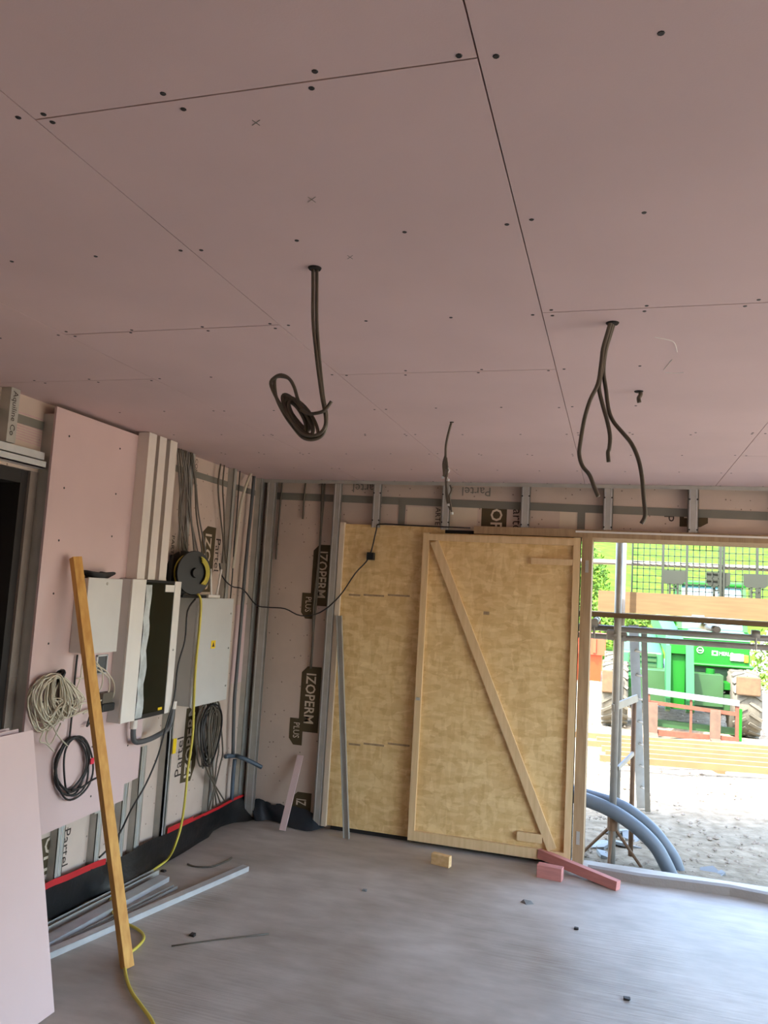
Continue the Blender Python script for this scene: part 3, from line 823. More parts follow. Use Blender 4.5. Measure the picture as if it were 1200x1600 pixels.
# drops on the far wall left of the steel stud
for lab, sq in (('thin dark cable hanging down beside the corner stud', ((441, 752), (436, 810), (431, 874))), ('short dark cable end hanging from the ceiling by the corner', ((478, 752), (475, 780), (473, 811)))):
    pts = [BK(x, y, 6.055) for x, y in sq]; pts[0].z = CH - .003
    cable('cable_drop', lab, pts, 0.007, 'cable')
t = thing('cable_bundle', 'dark cables running down the far wall behind the printed blocks', 'cables', BK(495, 1000, 6.05))
for k, sq in enumerate((((508, 752), (504, 800), (500, 850), (495, 930), (490, 980), (486, 1045)), ((504, 752), (500, 850), (490, 950), (489, 1000), (485, 1045)))):
    pts = [BK(x, y, 6.052 - .008 * k) for x, y in sq]; pts[0].z = CH - .003
    cable('cable', '', pts, 0.0085, 'cable', parent=t)

# white cable coil and black coil on the panel
wc = LF(93, 1055, -2.79)
t = thing('cable_coil', 'tangled bundle of white cables hanging on the pink panel', 'cables', wc)
rb = random.Random(5)
for k in range(44):
    tie = (93 + rb.uniform(-3, 3), 1056 + rb.uniform(-4, 4))
    u = k / 43
    bx = 62 + 58 * u + rb.uniform(-7, 7); by = 1140 - 22 * u + rb.uniform(-16, 6)
    lft = min(tie[0], bx) - (26 - 12 * u) * rb.uniform(.5, 1.0); rgt = max(tie[0], bx) + (6 + 8 * u) * rb.uniform(.2, 1.0)
    X0 = -2.80 + rb.uniform(-.015, .04)
    q_ = [tie, ((tie[0] + lft) / 2 - 3, 1062 + rb.uniform(-6, 6)), (lft, 1088 + rb.uniform(-8, 8)), ((lft + bx) / 2 - 3, by - 14), (bx, by), ((bx + rgt) / 2 + 2, by - 18), (rgt, 1096 + rb.uniform(-8, 8)), ((tie[0] + rgt) / 2 + 1, 1070)]
    pts = [LF(x, y, X0 + .008 * math.sin(i * 1.7 + k)) for i, (x, y) in enumerate(q_)]
    MB().tube(pts, 0.0040, 5, 3, True).build('cable', 'cablewhite', t, True)
MB().tube([wc + V((.02 * math.cos(a), .02 * math.sin(a) - .0, .02 * math.sin(a))) for a in [2 * math.pi * i / 10 for i in range(10)]], 0.012, 6, 1, True).build('tie', 'black', t, True)
for sq in (((135, 1022), (128, 1040), (126, 1058), (120, 1075)), ((120, 1060), (140, 1062), (150, 1090), (148, 1105), (130, 1115)), ((150, 1040), (165, 1048), (178, 1068), (176, 1090), (160, 1102), (140, 1108), (110, 1120)), ((150, 1045), (170, 1060), (168, 1085), (150, 1098), (125, 1100), (95, 1125)), ((148, 1032), (160, 1050), (158, 1075), (145, 1088)), ((128, 1092), (105, 1098), (92, 1104)), ((95, 1060), (80, 1100), (85, 1140), (105, 1165)), ((70, 1140), (62, 1158), (72, 1162), (85, 1175)), ((75, 1140), (72, 1155), (80, 1162), (95, 1130))):
    cable('cable', '', lp(sq, -2.79), 0.0042, 'cablewhite', parent=t, n=5)
kc = LF(112, 1197, -2.805)
t = thing('cable_coil', 'loose coil of black cable hanging on the pink panel below the white cables', 'cables', kc)
for k, (aw, ah, oy, oz) in enumerate(((.135, .155, 0, 0), (.13, .148, .012, .008), (.125, .138, -.006, .014), (.155, .172, .03, -.016), (.11, .16, .04, -.008))):
    pts = [V((-2.805 + .008 * math.sin(3 * a + k), kc.y + oy + aw * math.cos(a + .15), kc.z + oz + ah * math.sin(a))) for a in [2 * math.pi * i / 18 for i in range(18)]]
    MB().tube(pts, 0.0055, 6, 2, True).build('loop', 'cableblack', t, True)
cable('tail', '', lp([(112, 1235), (128, 1230), (142, 1220), (154, 1214)], -2.79), 0.0055, 'cableblack', parent=t)
cable('tail', '', lp([(121, 1023), (117, 1060), (113, 1110), (108, 1160)], -2.815), 0.0055, 'cableblack', parent=t)
p = LF(143, 1188, -2.79); MB().box((p.x, p.y - .012, p.z - .02), (p.x + .006, p.y + .016, p.z + .012)).build('red_tag', 'reddot', t)
# back box and black adaptor behind the timber prop
p = LF(157, 1038, XP); t = thing('socket_box', 'open metal socket box under the small white box', 'socket box', p)
MB().box((XP, p.y - .05, p.z - .055), (XP + .012, p.y - .042, p.z + .055)).box((XP, p.y + .042, p.z - .055), (XP + .012, p.y + .05, p.z + .055)).box((XP, p.y - .05, p.z + .047), (XP + .012, p.y + .05, p.z + .055)).box((XP, p.y - .05, p.z - .055), (XP + .012, p.y + .05, p.z - .047)).build('rim', 'steelbright', t)
MB().box((XP, p.y - .042, p.z - .047), (XP + .003, p.y + .042, p.z + .047)).build('back_plate', 'conduit', t)
p = LF(164, 1090, -2.80)
t = thing('power_adaptor', 'black power adaptor hanging in the cables beside the timber prop', 'adaptor', p)
MB().box((XP, p.y - .055, p.z - .075), (-2.77, p.y + .06, p.z - .03)).build('body', 'black', t, bevel=.006)
MB().box((XP, p.y - .045, p.z - .03), (-2.78, p.y + .05, p.z + .03)).build('plate', 'cable', t, bevel=.004)
cable('lead', '', lp([(142, 1113), (137, 1130), (136, 1135), (142, 1128), (146, 1132)], -2.80), .005, 'cableblack', parent=t)

# ------------------------------------------------------------------ black polythene along the foot of the walls
top = [(40, 1405, 'L'), (75, 1384, 'L'), (105, 1372, 'L'), (150, 1352, 'L'), (190, 1338, 'L'), (240, 1310, 'L'), (300, 1281, 'L'), (340, 1262, 'L'), (370, 1246, 'L'), (390, 1240, 'L')]
bot = [(60, 1432), (78, 1424), (112, 1412), (165, 1398), (215, 1376), (262, 1345), (310, 1318), (345, 1292), (378, 1284), (400, 1281)]
vs = []; fs = []; rb = random.Random(9)
TP = [LF(x, y, XL + .06) for x, y, _ in top] ; BT = [GR(x, y, .006) for x, y in bot]
TP = smooth(TP, 3); BT = smooth(BT, 3)
for i, (a, b) in enumerate(zip(TP, BT)):
    for k in range(6):
        tt = k / 5
        p = a.lerp(b, tt)
        sag = -0.10 * math.sin(math.pi * tt) * (a.z) / .3
        p = p + V((rb.uniform(-.012, .012), rb.uniform(-.01, .01), sag * .5 + rb.uniform(-.012, .012)))
        if k == 5: p.z = 0.006
        p.z = max(p.z, .006); p.x = max(p.x, XL + .055)
        vs.append(p)
for i in range(len(TP) - 1):
    for k in range(5): fs.append((i * 6 + k, i * 6 + k + 1, i * 6 + k + 7, i * 6 + k + 6))
dp = tag(MB().add(vs, fs).build('polythene_sheet', 'dpc', None, True), 'crumpled black polythene along the foot of the left wall', 'polythene')
tps = MB()
for i in range(len(TP) - 1):
    if i in (10, 11, 12, 13, 14, 15): continue
    a = TP[i] + V((.006, 0, -.01)); b = TP[i + 1] + V((.006, 0, -.01)); up = V((0, 0, .035 if i < 18 else .02))
    if i == 16: tps.build('tape_edge', 'redtape', dp); tps = MB()
    tps.hexa([a, b, b + V((.002, 0, 0)), a + V((.002, 0, 0))], [a + up, b + up, b + up + V((.002, 0, 0)), a + up + V((.002, 0, 0))])
tps.build('tape_edge', 'redtape', dp)
a = LF(398, 1228, XL + .07)
MB().prism([LF(384, 1244, XL + .075), LF(388, 1226, XL + .075), LF(400, 1222, XL + .075), LF(409, 1232, XL + .075), LF(408, 1242, XL + .075)], (.003, 0, 0)).build('tape_fold', 'redtape', dp)
# polythene turning onto the far wall
vs = []; fs = []
tp2 = [(392, 1250), (402, 1249), (414, 1251), (426, 1258), (440, 1257), (470, 1262), (490, 1270), (508, 1280)]
bt2 = [(398, 1282), (408, 1282), (420, 1281), (432, 1284), (450, 1290), (468, 1296), (488, 1298), (512, 1290)]
TP2 = smooth([BK(x, y, 6.05) for x, y in tp2], 3); BT2 = smooth([GR(x, y, .006) for x, y in bt2], 3)
for a, b in zip(TP2, BT2):
    for k in range(5):
        tt = k / 4; p = a.lerp(b, tt) + V((rb.uniform(-.01, .01), rb.uniform(-.012, .0), rb.uniform(-.01, .01)))
        if k == 4: p.z = .006
        p.z = max(p.z, .006); vs.append(p)
for i in range(len(TP2) - 1):
    for k in range(4): fs.append((i * 5 + k, i * 5 + k + 1, i * 5 + k + 6, i * 5 + k + 5))
tag(MB().add(vs, fs).build('polythene_sheet', 'bluepoly', None, True), 'dark blue polythene turned up at the foot of the far wall in the corner', 'polythene')

# ------------------------------------------------------------------ leaning timber prop
tb_ = V((-2.205, 3.512, 0.0)); tt_ = LF(118, 871, -2.775)
d = (tt_ - tb_)
tag(MB().beam(tb_ + V((0, 0, .004)), tt_, (0.906, -0.42, 0), 0.046, 0.050).build('timber_prop', 'timber', bevel=.002), 'long honey coloured timber leaning against the pink panel', 'timber')
# two small nail knots: part-level detail left to the grain

# ------------------------------------------------------------------ stack of plasterboard sheets leaning on the left
labs = ['front sheet of the leaning plasterboard stack, its whole lilac pink face showing'] + [o_ + ' plasterboard sheet from the front of the leaning stack, top edge showing' for o_ in ('second', 'third', 'fourth', 'fifth')] + ['rearmost plasterboard sheet of the leaning stack, closest to the doorway']
for k in range(6):
    xb = -2.255 - 0.050 * k; xt = -2.508 - 0.050 * k + (0.012 * k)
    yend = 3.058 - (0.0 if k == 0 else 0.02 + 0.03 * ((k * 7) % 3))
    zt = 1.158 + (0.0 if k == 0 else 0.004 * ((k * 5) % 3))
    dirn = V((xt - xb, 0, zt)).normalized(); nrm = V((dirn.z, 0, -dirn.x))
    zs = 0.004
    a = V((xb, yend, zs)); b = V((xt, yend, zt)); th_ = nrm * -0.0125
    L = V((0, -2.4 + .02 * k, 0))
    mm = MB().hexa([a, b, b + th_, a + th_], [a + L, b + L, b + th_ + L, a + th_ + L])
    o = mm.build('plasterboard_sheet', 'pink')
    low = min(v_.co.z for v_ in o.data.vertices)
    for v_ in o.data.vertices: v_.co.z -= low
    tag(o, labs[k], 'plasterboard', 'leaning stack of pink plasterboard sheets')

# ------------------------------------------------------------------ steel channels on the floor
def channel(a, b, w_, h_, m, lab, up=True, zoff=0.0):
    a = V(a); b = V(b); d_ = (b - a).normalized(); s_ = V((-d_.y, d_.x, 0)); t_ = 0.002
    o = MB()
    A = a + V((0, 0, zoff)); B = b + V((0, 0, zoff))
    zt = h_ if not up else t_
    base0 = h_ - t_ if not up else 0
    def slab(s0, s1, z0, z1):
        q = [A + s_ * s0 + V((0, 0, z0)), A + s_ * s1 + V((0, 0, z0)), A + s_ * s1 + V((0, 0, z1)), A + s_ * s0 + V((0, 0, z1))]
        q2 = [B + s_ * s0 + V((0, 0, z0)), B + s_ * s1 + V((0, 0, z0)), B + s_ * s1 + V((0, 0, z1)), B + s_ * s0 + V((0, 0, z1))]
        o.hexa(q, q2)
    slab(-w_ / 2, w_ / 2, base0, base0 + t_)
    slab(-w_ / 2, -w_ / 2 + t_, 0, h_); slab(w_ / 2 - t_, w_ / 2, 0, h_)
    return tag(o.build('steel_channel', m), lab, 'metal profile', 'steel channels on the floor')
A1, B1 = GR(70, 1498), GR(384, 1360)
channel(A1, B1, 0.05, 0.032, 'steelbright', 'longest bright steel channel lying diagonally on the floor', up=False)
A2, B2 = GR(60, 1484), GR(256, 1376)
channel(A2, B2, 0.075, 0.03, 'steelbright', 'wide bright steel channel lying between the long channel and the black polythene', up=False)
A3, B3 = GR(58, 1462), GR(244, 1366)
channel(A3, B3, 0.04, 0.03, 'steel', 'narrow grey steel channel nearest the black polythene', up=True)
A4, B4 = GR(110, 1471), GR(274, 1388)
channel(A4 + V((.0, 0, 0)), B4, 0.032, 0.018, 'steel', 'dull open steel channel just behind the long bright one', up=True)
# loose items on the floor
def onfloor(px, py): return GR(px, py, 0)
st0, st1 = GR(542, 1310), BK(531, 962, 6.0)
sd = MB(); 
tp_ = V((st1.x, 5.995, st1.z)); tb2 = V((st0.x, st0.y, 0.003))
sd.beam(tb2, tp_, (1, 0, 0), 0.045, 0.004)
sd.beam(tb2 + V((-.021, -.012, 0)), tp_ + V((-.021, -.012, 0)), (1, 0, 0), 0.004, 0.024); sd.beam(tb2 + V((.021, -.012, 0)), tp_ + V((.021, -.012, 0)), (1, 0, 0), 0.004, 0.024)
tag(sd.build('steel_stud', 'steel'), 'loose steel stud leaning upright against the strand board panel', 'metal profile')
p0 = GR(441, 1300); p1 = BK(470, 1180, 6.045)
tag(MB().beam(p0 + V((0, 0, .012)), V((p1.x, 6.04, p1.z)), (1, 0, 0), 0.05, 0.0125).build('plasterboard_offcut', 'pink'), 'narrow pink plasterboard strip leaning in the corner under the printed blocks', 'plasterboard')
def brick_like(name, px0, px1, h_, w_, m, lab, cat, bevel=.003):
    a = GR(*px0); b = GR(*px1); d_ = (b - a).normalized(); s_ = V((-d_.y, d_.x, 0))
    q = [a, b, b + s_ * w_, a + s_ * w_]
    return tag(MB().hexa(q, [v_ + V((0, 0, h_)) for v_ in q]).build(name, m, bevel=bevel), lab, cat)
brick_like('timber_block', (673, 1350), (701, 1357), 0.075, 0.045, 'block_wood', 'small pale timber block lying on the concrete floor in front of the door', 'timber block')
blk = brick_like('timber_offcut', (838, 1371), (877, 1379), 0.085, 0.07, 'redwood', 'short pink timber offcut lying flat under the longer pink batten', 'timber')
q0 = GR(966, 1391); q1 = GR(845, 1352)
pa = V((q0.x, q0.y, 0.028)); pb_ = BK(843, 1333, q1.y + .02)
tag(MB().beam(pa, pb_, (0, 1, 0.0), 0.055, 0.062).build('timber_batten', 'redwood', bevel=.002), 'pink batten propped at an angle on the short offcut by the doorway', 'timber')
p = GR(823, 1411)
tag(MB().add([p + V(c) for c in ((-.04, 0, 0), (.0, -.03, 0), (.045, 0, 0), (.0, .03, 0), (-.02, 0, .02), (.025, .005, .016))], [(0, 1, 4), (1, 5, 4), (1, 2, 5), (2, 3, 5), (3, 4, 5), (3, 0, 4), (0, 3, 2, 1)]).build('rubble_chip', 'slab'), 'small pale rubble chip on the floor before the pink battens', 'rubble')
rb = random.Random(21)
k = 0
chips = [((901, 1452), 'lone dark wood splinter on the floor below the pink battens'), ((570, 1392), 'pale crumb on the floor in front of the leaning steel stud'), ((566, 1395), None), ((753, 1370), None), ((285, 1330), None), ((300, 1462), 'small dark chip on the floor right of the timber prop foot'), ((980, 1562), 'dark chip lying in the bright foreground of the floor'), ((255, 1362), 'earth clod beside the black polythene')]
for (x, y), lab in chips:
    if lab is None: continue
    p = GR(x, y); s_ = rb.uniform(.012, .02)
    c8 = [p + V((i * s_ * rb.uniform(.6, 1.3), j * s_ * rb.uniform(.6, 1.2), kk * s_ * .7)) for i in (-1, 1) for j in (-1, 1) for kk in (0, 1)]
    tag(MB().add(c8, [(0, 1, 3, 2), (4, 6, 7, 5), (0, 4, 5, 1), (2, 3, 7, 6), (0, 2, 6, 4), (1, 5, 7, 3)]).build('rubble_chip', 'slab' if 'pale' in lab else 'door_dark'), lab, 'rubble')
cable('wire_offcut', 'bent dark wire offcut on the floor near the polythene', [GR(x, y, .006) for x, y in ((293, 1350), (305, 1354), (330, 1354), (352, 1346), (362, 1340))], 0.006, 'cable', 'wire')
cable('wire_offcut', 'straight thin dark wire lying on the open floor', [GR(x, y, .004) for x, y in ((268, 1478), (340, 1468), (420, 1459))], 0.004, 'cable', 'wire', sm=2)

# ------------------------------------------------------------------ things hanging from the ceiling
hole = GR(492, 418, CH)
t = thing('hanging_cable', 'dark cable hanging from the ceiling and wound into a large loose coil', 'cable', hole)
YH = hole.y
def hp(seq, dy=0): 
    return [BK(x, y, YH + dy) for x, y in seq]
MB().lathe([(0.02, 0), (0.017, -.006)], hole, (0, 0, 1), 14).build('hole_rim', 'dark', t)
for k, dx in enumerate((-3, 3)):
    sq = [(492 + dx, 416), (492 + dx, 450), (492 + dx, 500), (495 + dx * .8, 540), (499 + dx * .6, 580), (504 + dx * .4, 620), (509 + dx * .3, 648), (508, 668 + dx), (500, 680 + dx), (486, 684 + dx), (472, 680 + dx), (458, 664 + dx), (444, 644 + dx), (432, 622), (426 + dx, 600), (430 + dx * .3, 590), (440, 587 + dx * .4), (452, 592), (460, 606), (466, 626), (476, 642), (482, 648)]
    MB().tube(hp(sq, .006 * k), 0.0050, 7, 4).build('cable', 'cable', t, True)
# inner winds
def ell(cx, cy, a, b, ang, n=16):
    out = []
    for i in range(n):
        th_ = 2 * math.pi * i / n
        x = a * math.cos(th_); y = b * math.sin(th_)
        out.append((cx + x * math.cos(ang) - y * math.sin(ang), cy + x * math.sin(ang) + y * math.cos(ang)))
    return out
for k, (cx, cy, a, b) in enumerate(((465, 648, 38, 11), (468, 650, 34, 13), (470, 652, 32, 9), (463, 645, 34, 6), (474, 655, 36, 14), (460, 648, 30, 10), (466, 650, 27, 7))):
    MB().tube(hp(ell(cx, cy, a, b, 0.98 + .03 * (k % 3 - 1)), .008 + .006 * (k % 4)), 0.0050, 7, 2, True).build('wind', 'cable', t, True)
MB().tube(hp([(470, 640), (480, 646), (492, 646), (504, 643), (511, 637), (518, 627)], -.008), 0.0050, 7, 4).build('tail', 'cable', t, True)
hole = GR(957, 504, CH); YH = hole.y
t = thing('hanging_cable', 'three dark cable ends spreading from one hole in the ceiling near the opening', 'cable', hole)
MB().lathe([(0.022, 0), (0.018, -.006)], hole, (0, 0, 1), 14).build('hole_rim', 'dark', t)
for k, sq in enumerate((((954, 503), (949, 520), (942, 545), (939, 570), (934, 600), (922, 625), (913, 655), (907, 690), (905, 710), (910, 728), (921, 742), (928, 760), (935, 776)),
                        ((957, 503), (951, 525), (944, 555), (940, 580), (936, 605), (941, 630), (948, 655), (953, 680), (952, 700), (950, 707), (951, 722)),
                        ((960, 503), (953, 525), (946, 550), (943, 580), (947, 610), (951, 640), (958, 658), (972, 675), (986, 692), (997, 716), (1003, 745), (1006, 780), (1008, 805), (1002, 818)))):
    MB().tube(hp(sq, .010 * (k - 1)), 0.0066, 7, 4).build('cable', 'cable', t, True)
hole = GR(998, 611, CH); YH = hole.y
t = thing('cable_stub', 'very short dark cable stub poking out of the ceiling', 'cable', hole)
MB().lathe([(0.02, 0), (0.016, -.005)], hole, (0, 0, 1), 12).build('hole_rim', 'dark', t)
MB().tube(hp([(999, 608), (1001, 616), (998, 622), (999, 629)]), 0.009, 7, 4).build('cable', 'cable', t, True)
hole = GR(706, 659, CH); YH = hole.y
t = thing('hanging_cable', 'thin dark cable with stripped wire ends hanging before the far wall', 'cable', hole)
MB().lathe([(0.012, 0), (0.01, -.004)], hole, (0, 0, 1), 10).build('hole_rim', 'dark', t)
for sq, r_k, mm in ((((706, 658), (702, 672), (697, 695), (696, 720), (694, 745)), .0065, 'cable'), (((696, 713), (693, 725), (694, 742), (692, 745)), .007, 'cable'), (((697, 715), (699, 735), (697, 752), (699, 775), (702, 790)), .0065, 'cable'), (((699, 730), (702, 735), (698, 742), (700, 750)), .004, 'steelbright'), (((703, 758), (706, 766), (702, 775), (704, 788), (706, 801)), .005, 'cable'), (((698, 752), (697, 770), (699, 785), (704, 797)), .005, 'cable')):
    MB().tube(hp(sq), r_k, 6, 4).build('strand', mm, t, True)
for x, y in ((692, 746), (700, 750), (701, 789), (706, 802)):
    MB().lathe([(0.008, -.006), (0.008, .006)], BK(x, y, YH), (0, 0, 1), 8).build('copper_end', 'steelbright', t)
p = GR(706, 659, CH)

# ================================================================== OUTSIDE THINGS
# ---- scaffold
def pole(name, lab, a, b, r, m='galvtube', group='scaffold tubes', cat='scaffold tube', parts=None):
    o = MB().cyl(a, b, r, 12).build(name, m, None, 'auto')
    return tag(o, lab, cat, group)
sb = GR(955, 1352, GZ)
def on_upright(px, base): return V((base.x, base.y, BK(px[0], px[1], base.y).z))
pole('scaffold_standard', 'front scaffold upright nearest the door jamb', V((sb.x, sb.y, GZ)), V((sb.x, sb.y, 3.4)), 0.028)
sb2 = V((BK(968, 1100, 7.35).x, 7.35, GZ))
pole('scaffold_standard', 'rear scaffold upright just right of the front one', sb2, sb2 + V((0, 0, 3.6)), 0.026)
YG = 7.62
p = BK(1050, 882, YG)
pole('scaffold_rail', 'horizontal scaffold guard rail passing behind the black mesh guards', V((-3.0, YG + .05, p.z)), V((4.0, YG + .05, p.z)), 0.024)
YT = 6.62
p0 = BK(925, 980, YT); p1 = BK(1200, 1004, YT)
pole('scaffold_ledger', 'upper of the horizontal tubes under the scaffold platform', V((-2.0, YT, p0.z)), V((4.0, YT, p0.z + .0)), 0.025)
p0 = BK(1050, 1002, 7.3)
pole('scaffold_ledger', 'lower horizontal tube under the far side of the scaffold platform', V((-2.0, 7.3, p0.z)), V((4.0, 7.3, p0.z)), 0.025)
# transoms (ends seen as round tube mouths)
for x, lab in ((928, 'scaffold transom with its round end showing next to the jamb'), (1121, 'scaffold transom with its round end showing under the platform at right')):
    p = BK(x, 986, 6.45)
    pole('scaffold_transom', lab, V((p.x, 6.45, 1.735)), V((p.x, 7.8, 1.735)), 0.026)
    for k in (0,):
        pass
# couplers hanging
for px, lab in (((928, 993), 'scaffold coupler with a bolt beside the jamb'), ((1181, 1008), 'scaffold coupler with a bolt near the right edge of view')):
    p = BK(px[0], px[1], 6.60)
    t = thing('scaffold_coupler', lab, 'coupler', p, 'scaffold couplers')
    MB().lathe([(0.034, -.03), (0.036, 0), (0.034, .03)], V((p.x, 6.62, 1.712)), (1, 0, 0), 14).build('clamp', 'galvtube', t, 'auto')
    MB().cyl((p.x, 6.6, 1.70), (p.x, 6.6, 1.60), 0.009, 8).build('bolt', 'galvtube', t)
for px in ((957, 992), (972, 995)):
    p = BK(px[0], px[1], 6.55 if px[0] < 960 else 7.33)
    t = thing('scaffold_coupler', 'chunky scaffold coupler on the ' + ('front' if px[0] < 960 else 'rear') + ' upright under the platform', 'coupler', p, 'right angle couplers')
    MB().box(p - V((.045, .045, .04)), p + V((.045, .02, .04))).build('clamp', 'galvtube', t, bevel=.012)
    MB().cyl(p + V((.02, -.045, .0)), p + V((.02, -.075, .0)), 0.012, 8).build('bolt', 'galvtube', t)
# platform boards (edge on) and toe board
zp = 1.775
for k in (0, 3, 4):
    y0_ = 6.42 + .235 * k
    lab = ['front scaffold platform board, its edge seen along the opening', 'second scaffold platform board', 'third scaffold platform board', 'middle scaffold platform board, behind the front one', 'rearmost scaffold platform board'][k]
    o = MB().box((-3.0, y0_, zp), (4.0, y0_ + .225, zp + .038)).build('scaffold_board', 'board_wood')
    tag(o, lab, 'scaffold board', 'scaffold platform boards')
    MB().box((-3.002, y0_ - .001, zp - .001), (-2.95, y0_ + .226, zp + .039)).build('end_band', 'galvtube', o)
pt0 = BK(935, 930, YG)
toe = tag(MB().box((pt0.x, YG - .04, zp + .04), (4.0, YG, zp + .04 + .19)).build('toe_board', 'board_wood'), 'long brown toe board standing on edge behind the scaffold uprights', 'scaffold board')
p = BK(1090, 967, YG - .045)
tag(MB().box((p.x - .05, YG - .10, zp + .04), (p.x + .05, YG - .045, zp + .055)).build('white_scrap', 'slab'), 'small pale scrap lying at the foot of the toe board', 'scrap')
# mesh brick guards
def guard(px0, px1, lab, dy, plates):
    ya = YG + dy
    a = BK(px0, 950, ya); b = BK(px1, 950, ya)
    x0, x1 = a.x, b.x; z0 = BK(px0, 948, ya).z - .01; z1 = 2.92
    t = thing('brick_guard', lab, 'mesh guard', ((x0 + x1) / 2, ya, z0), 'scaffold mesh guards')
    fr = MB()
    fr.box((x0, ya - .006, z0), (x0 + .016, ya + .006, z1)); fr.box((x1 - .016, ya - .006, z0), (x1, ya + .006, z1)); fr.box((x0, ya - .006, z0), (x1, ya + .006, z0 + .016)); fr.box((x0, ya - .006, z1 - .016), (x1, ya + .006, z1))
    fr.build('frame', 'meshdark', t)
    for f_ in (0.345, 0.60, 0.955):
        xx = x0 + (x1 - x0) * f_
        MB().box((xx - .011, ya - .007, z0), (xx + .011, ya + .007, z1)).build('upright_bar', 'meshdark', t)
    wv = MB(); n = 15
    for i in range(1, n):
        xx = x0 + (x1 - x0) * i / n; wv.box((xx - .004, ya - .003, z0), (xx + .004, ya + .003, z1))
    k = 0; zz = z0 + .055
    while zz < z1:
        wv.box((x0, ya - .003, zz - .004), (x1, ya + .003, zz + .004)); zz += .062
    wv.build('mesh', 'meshdark', t)['kind'] = 'stuff'
    for f_ in plates:
        xa = x0 + (x1 - x0) * f_; xb_ = xa + (x1 - x0) * .24
        zt = BK(1020, 890, ya).z
        MB().prism([V((xa, ya - .008, zt)), V((xb_, ya - .008, zt)), V((xb_, ya - .008, zt - .10)), V((xb_ - .03, ya - .008, zt - .125)), V((xa + .03, ya - .008, zt - .125)), V((xa, ya - .008, zt - .10))], (0, .016, 0)).build('hook_plate', 'meshdark', t)
        xm = (xa + xb_) / 2
        hk = MB()
        for s_ in (-1, 1): hk.box((xm + s_ * .034 - .010, ya - .008, zt - .36), (xm + s_ * .034 + .010, ya + .008, zt - .12))
        for q_ in range(4): hk.box((xm - .03, ya - .008, zt - .17 - .06 * q_), (xm + .03, ya + .008, zt - .155 - .06 * q_))
        hk.build('hook_strap', 'meshdark', t)
guard(985, 1132, 'left black mesh guard hanging on the scaffold', 0.0, (.345,))
guard(1128, 1290, 'right black mesh guard overlapping the left one on the scaffold', 0.025, (-.16, .21))
p = BK(1098, 849, YG - .01)
tag(MB().box((p.x - .10, YG - .03, p.z - .02), (p.x + .10, YG - .012, p.z + .04)).build('brown_tag', 'rust'), 'brown strip caught on the top of the mesh guards', 'strip')
# ---- ladder wrapped in plastic, leaning to the platform
lb = GR(1008, 1262, GZ)
t = thing('ladder', 'pale aluminium ladder leaning against the scaffold platform', 'ladder', lb)
la, lbp = GR(1003, 1240, GZ), GR(1013, 1262, GZ)
ta = BK(990, 985, 7.5); tb3 = BK(1006, 985, 7.35)
la.y = 8.5; lbp.y = 8.35
la = BK(1002, 1245, 8.5); la.z = GZ; lbp = BK(1012, 1262, 8.38); lbp.z = GZ
ta.z = tb3.z = 1.70
MB().beam(la, ta, (0, 1, 0), 0.03, 0.085).build('stile', 'steelbright', t)
MB().beam(lbp, tb3, (0, 1, 0), 0.03, 0.05).build('stile', 'galvtube', t)
for k in range(1, 8):
    f_ = k / 8
    MB().cyl(la.lerp(ta, f_), lbp.lerp(tb3, f_), 0.012, 8).build('rung', 'galvtube', t)
# ---- rusty props beside the uprights
pb0 = GR(985, 1340, GZ)
t = thing('steel_prop', 'thin rusty steel prop standing beside the scaffold upright', 'prop', pb0)
MB().cyl(pb0, V((pb0.x, pb0.y, BK(989, 1088, pb0.y).z)), 0.019, 12).build('tube', 'rusttube', t, 'auto')
pz = BK(989, 1090, pb0.y)
MB().beam(V((pb0.x + .02, pb0.y, pz.z)), V((sb.x - .02, sb.y - .03, BK(955, 1105, sb.y).z)), (0, 0, 1), 0.055, 0.02).build('bracket', 'galvtube', t)
pz = BK(975, 1190, 6.7)
MB().beam(V((pb0.x, pb0.y - .02, BK(985, 1176, pb0.y).z)), V((sb.x + .03, sb.y, BK(960, 1200, sb.y).z)), (0, 0, 1), 0.03, 0.02).build('brace', 'galvtube', t)
t = thing('tripod', 'low rusty tripod legs around the foot of the scaffold upright', 'tripod', sb)
MB().cyl((sb.x, sb.y, 0.16), (sb.x, sb.y, .26), 0.038, 12).build('collar', 'rusttube', t)
for dx, dy in ((-.24, .1), (.22, .02), (-.02, -.12)):
    MB().cyl((sb.x, sb.y, .2), (sb.x + dx, sb.y + dy, GZ + .01), 0.012, 8).build('leg', 'rusttube', t)
# ---- ducts
dA = [(1054, 1378), (1048, 1362), (1040, 1345), (1026, 1320), (1006, 1298), (984, 1280), (958, 1263), (930, 1250), (900, 1240), (870, 1235)]
dB = [(1063, 1376), (1061, 1358), (1053, 1335), (1040, 1315), (1020, 1290), (995, 1268), (970, 1252), (940, 1242), (905, 1232), (870, 1226)]
for pts, yy, lab in ((dA, 6.46, 'nearer of the two curved blue grey ducts rising from the ground'), (dB, 6.62, 'farther of the two curved blue grey ducts rising from the ground')):
    P = [BK(x, y + (8 if yy > 6.5 else 5), yy) for x, y in pts]
    P[0].z = GZ - .03
    tag(MB().tube(P, 0.052, 14, 4).build('duct_pipe', 'duct', None, 'auto'), lab, 'pipe', 'curved ducts by the threshold')
